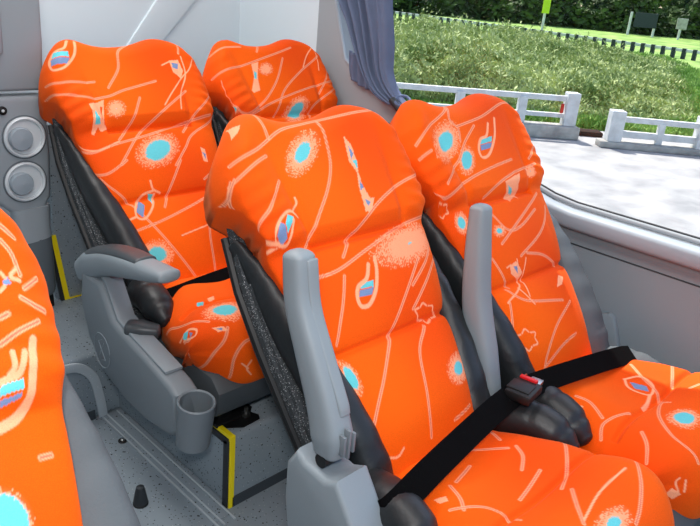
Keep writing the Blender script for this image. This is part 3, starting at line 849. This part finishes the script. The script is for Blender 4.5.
b3 = belt('C', [(-.085, .43, .445), (-.070, .41, .478), (.0, .405, .490), (.10, .415, .494), (.20, .43, .492), (.30, .45, .485)],
          [(0, -.8, -.3)]*4, .040)

# ------------------------------------------------------------------ bus floor, platform and step
XP, YP, YS = -.064, .121, .635        # platform side, platform front, aisle step
XW = .87
mb = MB(); mb.box((-1.6, -1.6, FLOOR-.05), (XW, YS, FLOOR)); mb.box((-1.6, YS, FLOOR-.05), (XW, 1.5, FLOOR))
struct(mb, 'floor', 'carpet')
mb = MB()
mb.box((XP, YP, FLOOR), (XW, 1.4, STEP), .012, None, 3)
struct(mb, 'trim_1', 'carpet', True, 'raised floor platform under the rear seats')
mb = MB(); mb.box((-1.5, YS, FLOOR), (XP+.02, 1.4, STEP), .012, None, 3)
struct(mb, 'trim_2', 'carpet', True, 'raised aisle floor behind the step')
# base strip along the platform front, and the step
mb = MB(); mb.box((XP+.008, YP-.003, FLOOR), (XW, YP, FLOOR+.028)); struct(mb, 'baseboard_front', 'strip')
mb = MB(); mb.box((-.6, YS-.003, FLOOR), (-.136, YS, FLOOR+.028)); struct(mb, 'baseboard_step', 'strip')
# arched light trim on the step riser
mb = MB()
pth = smooth_line([(-.30, .632, .236), (-.215, .632, .232), (-.172, .632, .222), (-.137, .632, .182), (-.122, .632, .115), (-.114, .632, .052)], 6)
mb.loft(pth.tolist(), [.013]*len(pth), [.004]*len(pth), up=(0, -1, 0), n=12, ex=4, round_ends=False)
struct(mb, 'trim_3', 'trim', True, 'light grey arched edging on the aisle step')
# floor trim strip along the platform foot
mb = MB(); mb.box((-.118, YP-.02, FLOOR), (-.072, YS-.005, FLOOR+.003), .001); struct(mb, 'trim_4', 'carpet', True)
mb = MB()
for x in (-.119, -.104, -.075): mb.box((x-.002, YP-.04, FLOOR), (x+.002, YS-.005, FLOOR+.005), .001)
struct(mb, 'trim_5', 'trim', True, 'pale grey ribs of the floor channel beside the platform')
# yellow and black edging on the platform corner
mb = MB()
mb.box((XP-.002, YP-.003, FLOOR), (XP+.012, YP+.004, STEP+.001), .001)
mb.box((XP-.003, YP-.002, STEP-.006), (XP+.009, YP+.22, STEP+.004), .001)
struct(mb, 'trim_6', 'yellow', False, 'yellow safety edging on the platform corner')
mb = MB(); mb.box((XP-.006, YP+.001, FLOOR), (XP+.0, YP+.020, STEP-.012), .002); mb.box((XP-.006, YP+.004, STEP-.024), (XP, YP+.22, STEP-.007), .002)
struct(mb, 'trim_7', 'rubber', True, 'black edge of the platform corner beside the yellow strip')
# carpeted rear riser with yellow edging
mb = MB(); mb.box((-.064, .985, STEP), (XW, 1.02, .78), .004); struct(mb, 'trim_8', 'carpet', True, 'speckled riser panel behind the rear seats')
mb = MB()
mb.prism([(-.048, .236), (.12, .236), (.12, .252), (-.034, .252), (-.062, .46), (-.078, .46)], 'y', .978, .985)
struct(mb, 'trim_9', 'yellow', False, 'yellow edging of the rear riser')
mb = MB(); mb.prism([(-.058, .225), (.12, .225), (.12, .236), (-.048, .236), (-.078, .46), (-.088, .46)], 'y', .976, .985)
struct(mb, 'trim_10', 'rubber')

t = empty('floor_stopper', (-.212, .262, FLOOR)); tag(t, 'small black rubber cone stopper standing on the aisle floor', 'door stop')
mb = MB(); mb.lathe([(.0165, 0), (.017, .006), (.012, .036), (.009, .048), (.0, .050)], (0, 0, 0), None, 20); mb.build('cone', 'rubber', t)
mb = MB(); mb.lathe([(.018, 0), (.018, .004), (.0165, .005)], (0, 0, 0), None, 20); mb.build('base_ring', 'black', t)
t = empty('floor_bolt', (-.128, .50, FLOOR)); tag(t, 'dark round bolt set flush in the aisle floor by the platform', 'bolt')
mb = MB(); mb.lathe([(.012, 0), (.012, .002), (.009, .003)], (0, 0, 0), None, 20); mb.build('washer', 'black', t)
mb = MB(); mb.lathe([(.006, .003), (.006, .005), (.004, .006)], (0, 0, 0), None, 6); mb.build('bolt_head', 'steel', t)

# ------------------------------------------------------------------ service column at the end of the aisle
t = empty('service_column', (-.2, .97, STEP)); tag(t, 'grey plastic column with two round air vents behind the rear seat', 'console')
def cp(mb, name, m, parent=t, angle=40): return mb.build(name, m, parent, True, (-.2, .97, STEP), angle)
mb = MB(); mb.prism([(-.50, .885), (-.077, .880), (-.076, .93), (-.072, 1.0), (-.071, 1.10), (-.085, 1.25), (-.12, 1.42), (-.50, 1.42)], 'x' if False else 'y', .945, 1.0, .010, 3); up_ = cp(mb, 'upper_cover', 'console_up')
mb = MB(); mb.loft([(-.235, .945, .98), (-.235, .945, 1.08), (-.24, .945, 1.25), (-.26, .945, 1.4)], [.060, .062, .06, .05], [.02]*4, up=(0, -1, 0), n=24, ex=3); cp(mb, 'side_bulge', 'console', up_)
mb = MB(); mb.prism([(-.40, .872), (-.082, .868), (-.075, .85), (-.074, .70), (-.080, .59), (-.10, .555), (-.14, .545), (-.19, .56), (-.235, .60), (-.40, .70)], 'y', .945, 1.0, .012, 3); face = cp(mb, 'vent_panel', 'console')
for (vx, vz) in ((-.140, .762), (-.148, .642)):
    mb = MB(); RX = Matrix.Rotation(PI/2, 3, 'X')
    mb.lathe([(.054, -.004), (.054, .006), (.050, .010), (.046, .008), (.044, .002), (.0, .002)], (vx, .945, vz), RX, 40); vent = cp(mb, 'air_vent', 'vent')
    mb = MB(); mb.lathe([(.030, .002), (.031, .012), (.028, .019), (.0, .022)], (vx-.013, .945, vz-.002), RX, 36); cp(mb, 'vent_nozzle', 'ledge', vent)
    mb = MB(); mb.lathe([(.0545, -.003), (.058, -.003), (.058, .002), (.0545, .003), (.0545, -.003)], (vx, .945, vz), RX, 40, False); cp(mb, 'vent_recess', 'console_low', vent)
mb = MB(); mb.lathe([(.011, -.002), (.011, .004), (.006, .006)], (-.190, .944, .835), Matrix.Rotation(PI/2, 3, 'X'), 20); bt = cp(mb, 'call_button', 'black')
mb = MB(); mb.lathe([(.004, .006), (.003, .008)], (-.190, .944, .835), Matrix.Rotation(PI/2, 3, 'X'), 12); cp(mb, 'button_lamp', 'vent', bt)
mb = MB(); mb.loft([(-.135, .965, .565), (-.132, .965, .50), (-.128, .965, .47)], [.053, .047, .045], [.03]*3, up=(0, -1, 0), n=28, ex=3, round_ends=False); cp(mb, 'lower_cover', 'console')
mb = MB(); mb.loft([(-.126, .965, .472), (-.122, .965, .40), (-.120, .965, .32), (-.120, .965, .305)], [.043, .040, .038, .034], [.03]*4, up=(0, -1, 0), n=28, ex=2.6); cp(mb, 'foot_tube', 'console_low')
mb = MB(); mb.box((-.15, .955, STEP), (-.09, 1.0, .31), .004); cp(mb, 'foot', 'black')

# ------------------------------------------------------------------ walls, window, ceiling
W0, W1 = -1.6, 1.5
SILL = .705; BEND = -.085; SL = .245          # straight sill, then rising towards the pillar
def sillz(y): return SILL+max(0, y-BEND)*SL
top = 1.75
mb = MB(); mb.prism([(W0, -.05), (W1, -.05), (W1, .86), (.55, .86), (BEND, .655), (W0, .655)], 'x', XW, XW+.03)
mb.prism([(W0, top), (W1, top), (W1, 2.05), (W0, 2.05)], 'x', XW, XW+.03)
struct(mb, 'wall_right', 'panel')
mb = MB(); mb.prism([(.50, .80), (.92, .80), (.92, 1.76), (1.02, 1.76), (.84, 1.15), (.775, .968), (.64, .885), (.50, .862)], 'x', XW-.012, XW+.04, 0)
struct(mb, 'trim_11', 'pillar', False, 'grey window pillar panel behind the curtain')
mb = MB(); mb.tube([(XW-.012, .55, .868), (XW-.012, .64, .885), (XW-.012, .775, .968), (XW-.012, .84, 1.15), (XW-.012, 1.02, 1.76)], .006, 8)
struct(mb, 'trim_12', 'ledge', True)
mb = MB(); mb.prism([(.915, .80), (W1, .80), (W1, 1.90), (.915, 1.90)], 'x', XW-.01, XW+.03)
struct(mb, 'wall_rear_side', 'rear')
# rounded sill ledge
mb = MB(); yy = [W0, -.8, -.45, BEND-.04, BEND+.03, .15, .40]
P = [(XW-.012, y, sillz(y)-.027 if y < .2 else sillz(y)-.027) for y in yy]
mb.loft(P, [.03]*len(P), [.026]*len(P), n=20, ex=3, round_ends=False)
struct(mb, 'trim_13', 'ledge', True, 'pale rounded window sill')
mb = MB()
for d, zz, r in ((.006, .014, .0035), (.004, .002, .0025)):
    mb.tube([(XW+d, y, sillz(y)+zz) for y in yy], r, 8)
g = struct(mb, 'window_1', 'rubber', True)
mb = MB(); mb.prism([(W0, sillz(W0)), (BEND, SILL), (.55, sillz(.55)), (.84, 1.15), (1.02, 1.76), (W0, 1.76)], 'x', XW+.012, XW+.017)
mb_ = MB(); mb_.tube([(XW+.004, y, sillz(y)+.006) for y in yy], .0075, 10); mb_.build('window_frame', 'pillar', g)
pane = mb.build('window_pane', 'glass', g, False)
# groove on the lower panel and the small bracket cover
mb = MB(); mb.tube([(XW, y, .607) for y in (W0, -.8, -.45, .5)], .0022, 6); struct(mb, 'trim_14', 'rubber', True)
mb = MB(); mb.prism([(-.17, .44), (-.225, .44), (-.285, .462), (-.30, .455), (-.335, .37), (-.335, .30), (-.17, .30)], 'x', XW-.022, XW, .005, 2)
struct(mb, 'trim_15', 'panel', True, 'small moulded cover on the side wall behind the window seat')
# rear wall with a shallow slanting recess
mb = MB(); mb.box((-1.6, 1.36, FLOOR), (XW+.03, 1.40, 2.05)); struct(mb, 'wall_rear', 'rear')
mb = MB(); mb.prism([(.242, .75), (.333, .75), (.86, 1.306), (.86, 1.5), (.81, 1.5)], 'y', 1.352, 1.365, .005, 3)
struct(mb, 'trim_16', 'rear', True, 'slanting raised band on the rear wall')
mb = MB(); mb.box((-1.63, -1.6, FLOOR), (-1.6, 1.4, 2.05)); struct(mb, 'wall_left', 'panel')
mb = MB(); mb.box((-1.63, -1.6, 2.05), (XW+.03, 1.40, 2.08)); struct(mb, 'ceiling', 'ceil')

# ------------------------------------------------------------------ curtain
def make_curtain():
    Lp = [(1.02, 1.62), (.93, 1.42), (.86, 1.27), (.795, 1.15), (.755, 1.093), (.715, 1.021), (.668, .951), (.615, .896), (.540, .868), (.485, .874)]
    Rp = [(.60, 1.62), (.595, 1.42), (.585, 1.27), (.577, 1.168), (.567, 1.10), (.559, 1.04), (.548, .96), (.520, .915), (.485, .885), (.462, .872)]
    Lp = smooth_line(Lp, 8); Rp = smooth_line(Rp, 8); n = len(Lp); m = 90
    v = []
    for i in range(n):
        t = i/(n-1)
        for j in range(m):
            u = j/(m-1)
            uu = u+.02*math.sin(9*u+5*t)
            p = Lp[i]*(1-u)+Rp[i]*u
            amp = .020*(1-.55*t)+.004
            d = amp*math.sin(2*PI*5.2*uu+1.3*t)+.4*amp*math.sin(2*PI*11*uu+3*t+.5)
            zz = p[1]+.010*math.sin(u*14+t*9)*t*(1-t)
            v.append((.822+d*.9, p[0]+.006*math.sin(u*21+t*4), zz))
    mb = MB(); mb.add(v, grid_faces(n, m).tolist())
    t = empty('window_curtain', (.82, .6, .88)); tag(t, 'blue grey curtain gathered and tied at the window pillar', 'curtain')
    o = mb.build('curtain_cloth', 'curtain', t, True, (.82, .6, .88), 180)
    md = o.modifiers.new('thickness', 'SOLIDIFY'); md.thickness = .002
    # loose hem corner hanging behind the gathers
    v = []; a = [(.745, 1.00), (.742, .95), (.735, .918)]; b = [(.62, .98), (.605, .92), (.60, .892)]
    A = smooth_line(a, 8); B = smooth_line(b, 8); n = len(A); m = 40
    for i in range(n):
        for j in range(m):
            u = j/(m-1); p = A[i]*(1-u)+B[i]*u
            v.append((.842+.007*math.sin(u*26+i*.05), p[0], p[1]-.012*math.sin(u*PI)*(i/n)))
    mb = MB(); mb.add(v, grid_faces(n, m).tolist()); o = mb.build('hem_corner', 'curtain', t, True, (.82, .6, .88), 180)
    md = o.modifiers.new('thickness', 'SOLIDIFY'); md.thickness = .002
    mb = MB(); ring = [Vector((.822+.028*math.cos(a), .478+.020*math.sin(a), .884+.012*math.sin(a+.6))) for a in np.linspace(0, 2*PI, 25)]
    mb.tube(ring[:-1]+[ring[0]], .005, 8); mb.build('tie_band', 'curtain', t, True, (.82, .6, .88))
    mb = MB(); mb.loft([(.80, .47, .862), (.80, .50, .885)], [.010, .012], [.010, .012], n=14); mb.build('tie_knot', 'rubber', t, True, (.82, .6, .88))
make_curtain()

# ------------------------------------------------------------------ outside
GZ = -1.37
CAM = Vector((-.8772, -.9585, 1.2348))
F2 = Vector((.7293, .6842, 0)); R2 = Vector((.6842, -.7293, 0))        # horizontal axes of the roadside: away, along
def out(d, a, z=0): p = Vector((CAM.x, CAM.y, 0))+F2*d+R2*a; p.z = z; return p
def terrain(d, a):
    return GZ+min(max(0, d-15.2), 12.8)*.05+.02*math.sin(a*.7+d*.4)

mb = MB()
q = [out(2.6, -7), out(2.6, 12), out(15.0, 22), out(15.0, -16)]
mb.add([(p.x, p.y, GZ-.02) for p in q]+[(p.x, p.y, GZ) for p in q], [(0, 1, 2, 3), (7, 6, 5, 4), (0, 4, 5, 1), (1, 5, 6, 2), (2, 6, 7, 3), (3, 7, 4, 0)])
o = mb.build('road', 'concrete', None, False); o['kind'] = 'structure'
v = []; nd, na = 40, 60
for i in range(nd):
    for j in range(na):
        d = 14.8+(i/(nd-1))**1.6*75; a = -40+80*j/(na-1); a *= .5+.5*i/(nd-1)+.15
        p = out(d, a, terrain(d, a)-.03); v.append(p[:])
mb = MB(); mb.add(v, grid_faces(nd, na).tolist()); o = mb.build('meadow', 'grass', None, True); o['kind'] = 'structure'

rng = np.random.default_rng(5)
def leaves(pts, size, elong=2.2, up=.5):
    """small pointed leaf faces at the given points"""
    n = len(pts); pts = np.asarray(pts)
    a = rng.normal(size=(n, 3)); a[:, 2] = np.abs(a[:, 2])*up+up*.5; a /= np.linalg.norm(a, axis=1)[:, None]
    b = np.cross(a, rng.normal(size=(n, 3))); b /= np.linalg.norm(b, axis=1)[:, None]
    s = (size*(.6+.8*rng.random(n)))[:, None] if np.isscalar(size) else (size*(.6+.8*rng.random(n)))[:, None]
    v = np.stack([pts-a*s*elong*.5, pts+b*s*.5, pts+a*s*elong*.5, pts-b*s*.5], 1).reshape(-1, 3)
    f = (np.arange(n)[:, None]*4+np.arange(4)[None]).tolist()
    return v, f

# thicket of wild shrubs behind the fence: tall on the left, falling away to the right
def thicket():
    n = 230000
    d = 16.0+rng.random(n)**1.5*10; a = -7+rng.random(n)*18
    lump = .5+.25*np.sin(a*2.1+d*.9)+.25*np.sin(a*4.7-d*1.3+1)+.18*np.sin(a*11+d*3)
    lim = d*.36-.6
    edge = np.clip((lim+2.6-a)/6.0, 0, 1)
    hmax = (.74+.32*lump-.010*(d-16))*edge**.8*np.clip((d-15.6)/1.2, .3, 1)
    hh = hmax*rng.random(n)**.6*np.where(rng.random(n) < .04, 1.35, 1)
    keep = (hmax > .10) & (rng.random(n) < .25+1.2*edge)
    base = GZ+np.minimum(np.maximum(0, d-15.2), 12.8)*.05
    X = CAM.x+F2.x*d+R2.x*a; Y = CAM.y+F2.y*d+R2.y*a
    P = np.stack([X, Y, base+hh], 1)[keep]
    v, f = leaves(P, .042, 3.2, .9)
    o = meshobj('thicket', v, f, 'thicket', None, False)
    tag(o, 'thicket of olive green wild shrubs behind the white fence', 'shrubs', None, 'stuff')
    n = 90000
    d = 15.0+rng.random(n)**1.3*13; a = -4+rng.random(n)*15
    P = np.stack([CAM.x+F2.x*d+R2.x*a, CAM.y+F2.y*d+R2.y*a, GZ+np.minimum(np.maximum(0, d-15.2), 12.8)*.05+.03+.08*rng.random(n)], 1)
    v, f = leaves(P, .04, 4.5, 1.4)
    o = meshobj('grass', v, f, 'grass', None, False)
    tag(o, 'bright green long grass on the verge behind the fence', 'grass', None, 'stuff')
    n = 40000
    d = 46+rng.random(n)*5; a = -12+rng.random(n)*50
    P = np.stack([CAM.x+F2.x*d+R2.x*a, CAM.y+F2.y*d+R2.y*a, GZ+.6+2.6*rng.random(n)**.8*(.7+.3*np.sin(a*1.3))], 1)
    v, f = leaves(P, .22, 2.0, .3)
    o = meshobj('hedgerow', v, f, 'crown', None, False)
    tag(o, 'dark hedgerow below the trees beyond the far barrier', 'hedge', None, 'stuff')
thicket()

def fence(pos0, pos1, posts, label, rail_z, ptop):
    p0, p1 = Vector(pos0), Vector(pos1); ax = (p1-p0).normalized(); ang = math.atan2(ax.y, ax.x); RZ = Matrix.Rotation(ang, 3, 'Z'); L = (p1-p0).length
    t = empty('roadside_fence', p0); tag(t, label, 'fence', 'white roadside fences')
    for (z0, z1) in rail_z:
        mb = MB(); mb.box((-L/2, -.05, -(z1-z0)/2), (L/2, .05, (z1-z0)/2), .01)
        for i, q in enumerate(mb.v): mb.v[i] = RZ @ Vector(q)+(ax*L/2)+Vector((0, 0, (z0+z1)/2))
        mb.build('rail', 'white_paint', t, False)
    out_ = []
    for (s, w, h) in posts:
        mb = MB(); mb.box((-w/2, -w/2, 0), (w/2, w/2, h), .015)
        for i, q in enumerate(mb.v): mb.v[i] = RZ @ Vector(q)+ax*s
        out_.append(mb.build('post', 'white_paint', t, False))
    return t, ax, RZ, out_
d0 = 14.3
t, ax, RZ, ps = fence(out(13.2, -3.6, GZ+.24), out(13.9, 4.02, GZ+.24), [(1.0, .16, .50), (3.2, .16, .50), (5.4, .16, .50), (6.6, .16, .50), (7.55, .24, .62)], 'white concrete roadside fence on a stone plinth, left of the gap', [(.45, .55), (.14, .22)], .6)
mb = MB(); mb.box((-.03, -.02, -.09), (.03, .02, .09), .01)
for i, q in enumerate(mb.v): mb.v[i] = RZ @ Vector(q)+ax*7.37+Vector((0, 0, .32))-F2*.07
mb.build('red_reflector', 'reflector', t, False)
mb = MB(); p0 = out(13.2, -3.6); L = 7.75
mb.box((0, -.2, 0), (L, .2, .24), .03)
for i, q in enumerate(mb.v):
    w = RZ @ Vector(q); mb.v[i] = (w.x, w.y, w.z)
o = mb.build('stone_plinth', 'kerb', None, True); o.location = (p0.x, p0.y, GZ); o.data.update(); tag(o, 'low stone plinth under the left stretch of white fence', 'kerb')
t, ax, RZ, ps = fence(out(13.4, 4.56, GZ+.12), out(13.4, 9.1, GZ+.12), [(.1, .26, .56), (.95, .12, .40), (1.75, .28, .58), (1.95, .2, .58), (3.6, .26, .56)], 'white concrete roadside fence on a low kerb, right of the gap', [(.36, .46), (.08, .20)], .6)
mb = MB(); mb.box((0, -.16, 0), (4.9, .16, .12), .02)
for i, q in enumerate(mb.v): mb.v[i] = RZ @ Vector(q)
o = mb.build('kerb_stone', 'kerb', None, True); p0 = out(13.4, 4.4); o.location = (p0.x, p0.y, GZ); tag(o, 'low pale kerb under the right stretch of white fence', 'kerb')
mb = MB(); mb.box((0, -.10, 0), (.5, .25, .10), .03)
for i, q in enumerate(mb.v): mb.v[i] = RZ @ Vector(q)
o = mb.build('soil_mound', 'dirt', None, True); p0 = out(14.3, 4.25); o.location = (p0.x, p0.y, GZ); tag(o, 'dark soil heap in the gap between the fence stretches', 'soil')

# far crash barrier, signs and trees
g0 = out(44, -8, GZ+.66); g1 = out(27.5, 13.5, GZ+.62); ax = (g1-g0); L = ax.length
t = empty('crash_barrier', g0); tag(t, 'long white crash barrier along the far road', 'barrier')
mb = MB(); mb.loft([Vector((0, 0, .36)), ax+Vector((0, 0, .30))], [.03, .03], [.07, .055], n=12, ex=4, round_ends=False)
mb.build('rail', 'white_paint', t, False)
for k in range(70):
    p = ax*(k/69.); mb = MB(); mb.box((p.x-.07, p.y-.07, -.1), (p.x+.07, p.y+.07, .42-.08*k/69), .01); mb.build('post', 'sign_dark', t, False)
def board(name, label, d, a, z0, z1, w, m, posts):
    p = out(d, a, terrain(d, a)); t = empty(name, p); tag(t, label, 'sign')
    RZ = Matrix.Rotation(math.atan2(R2.y, R2.x), 3, 'Z')
    mb = MB(); mb.box((-w/2, -.04, z0), (w/2, .04, z1), .01)
    for i, q in enumerate(mb.v): mb.v[i] = RZ @ Vector(q)
    mb.build('sign_board', m, t, False)
    for s in posts:
        mb = MB(); mb.box((s-.06, .05, -.2), (s+.06, .16, z1), .01)
        for i, q in enumerate(mb.v): mb.v[i] = RZ @ Vector(q)
        mb.build('post', 'white_paint', t, False)
board('road_sign', 'wide dark sign board on two posts beyond the far barrier', 44, 15.7, .45, 1.25, 1.3, 'sign_dark', (-.85, .6))
board('road_sign', 'small pale square sign right of the dark board', 44, 17.8, .55, 1.15, .6, 'kerb', (0,))
board('road_sign', 'upright yellow green sign at the top edge above the thicket', 40, 9.0, .85, 2.1, .38, 'sign_green', (0,))

def tree(d, a, h, r, trunk, label):
    p = out(d, a, terrain(d, a)); t = empty('tree', p); tag(t, label, 'tree', 'trees beyond the far barrier')
    mb = MB(); mb.tube([(0, 0, -.2), (.1, 0, h*.3), (0, .1, h*.7)], [trunk, trunk*.8, trunk*.4], 10); mb.build('trunk', 'bark', t)
    n = 7000; q = rng.normal(size=(n, 3)); q /= np.linalg.norm(q, axis=1)[:, None]; q *= (rng.random(n)**.4)[:, None]
    q *= 1+.25*np.sin(q[:, :1]*5+a)+.2*np.sin(q[:, 1:2]*6+2*a); q[:, 0] *= r; q[:, 1] *= r; q[:, 2] = q[:, 2]*h*.5+h*.52
    v, f = leaves(q, .34, 1.8, .3); meshobj('crown', v, f, 'crown', t, False)
for k, (d, a, h, r) in enumerate([(60, -10, 9, 4.0), (58, -.5, 8, 4), (60, 9, 9, 4.0), (58, 17.5, 8.5, 3.6), (64, 26, 9, 4.0), (62, 35, 9, 4)]):
    tree(d, a, h, r, .3, 'dark leafy tree '+['behind the curtain side of the thicket', 'beyond the far barrier, left of the green sign', 'beyond the far barrier, just left of the green sign', 'beyond the far barrier, right of the green sign', 'behind the dark sign board', 'at the far right behind the pale sign'][k])

# ------------------------------------------------------------------ light
w = bpy.data.worlds.new('sky'); SC.world = w; w.use_nodes = True; nt = w.node_tree
sk = nt.nodes.new('ShaderNodeTexSky'); sk.sky_type = 'NISHITA'; sk.sun_disc = False; sk.sun_elevation = math.radians(58); sk.sun_rotation = math.radians(90)
nt.links.new(sk.outputs[0], nt.nodes['Background'].inputs['Color']); nt.nodes['Background'].inputs['Strength'].default_value = .25
def light(name, typ, loc, energy, rot=None, size=None, sy=None, color=(1, 1, 1)):
    l = bpy.data.lights.new(name, typ); l.energy = energy; l.color = color
    if typ == 'AREA':
        l.size = size
        if sy: l.shape = 'RECTANGLE'; l.size_y = sy
    elif typ in ('POINT', 'SPOT') and size: l.shadow_soft_size = size
    o = bpy.data.objects.new(name, l); o.location = loc
    if rot is not None: o.rotation_euler = rot
    return link(o)
sd = Vector((-.20, -.52, -.83)).normalized()         # direction the sunlight travels
s = light('sun', 'SUN', (5, 0, 8), 6.8, sd.to_track_quat('-Z', 'Y').to_euler()); s.data.angle = .009; s.data.color = (1, .96, .9)
light('ceiling_lamp', 'AREA', (-.38, -.3, 2.03), 18, (0, 0, 0), .5, 2.2, (1, .98, .96))
light('rear_fill_light', 'AREA', (-.1, 1.0, 2.03), 11, (0, 0, 0), .8, .4, (1, .98, .96))  # added fill that brightens the rear wall, not a fixture of the bus
fl = Vector((.35, .1, .6)); fp = Vector((-.95, -1.0, 1.45))
light('camera_flash', 'AREA', fp, 12, (fl-fp).to_track_quat('-Z', 'Y').to_euler(), .12, None, (1, .98, .96))

# ------------------------------------------------------------------ camera
cam = bpy.data.cameras.new('camera'); cam.sensor_width = 36; cam.lens = 36*715.34/700; cam.clip_start = .02; cam.clip_end = 500
co = bpy.data.objects.new('camera', cam); link(co)
r = Vector((.70628569, -.70287295, .08444016)); u = Vector((.21012131, .32204048, .92311373)); f = Vector((.67602483, .63423934, -.37514117))
mt = Matrix((r, u, -f)).transposed().to_4x4(); mt.translation = CAM; co.matrix_world = mt
SC.camera = co
vs = SC.view_settings; vs.view_transform = 'Standard'; vs.look = 'None'; vs.gamma = 1; vs.use_curve_mapping = False; vs.exposure = .0
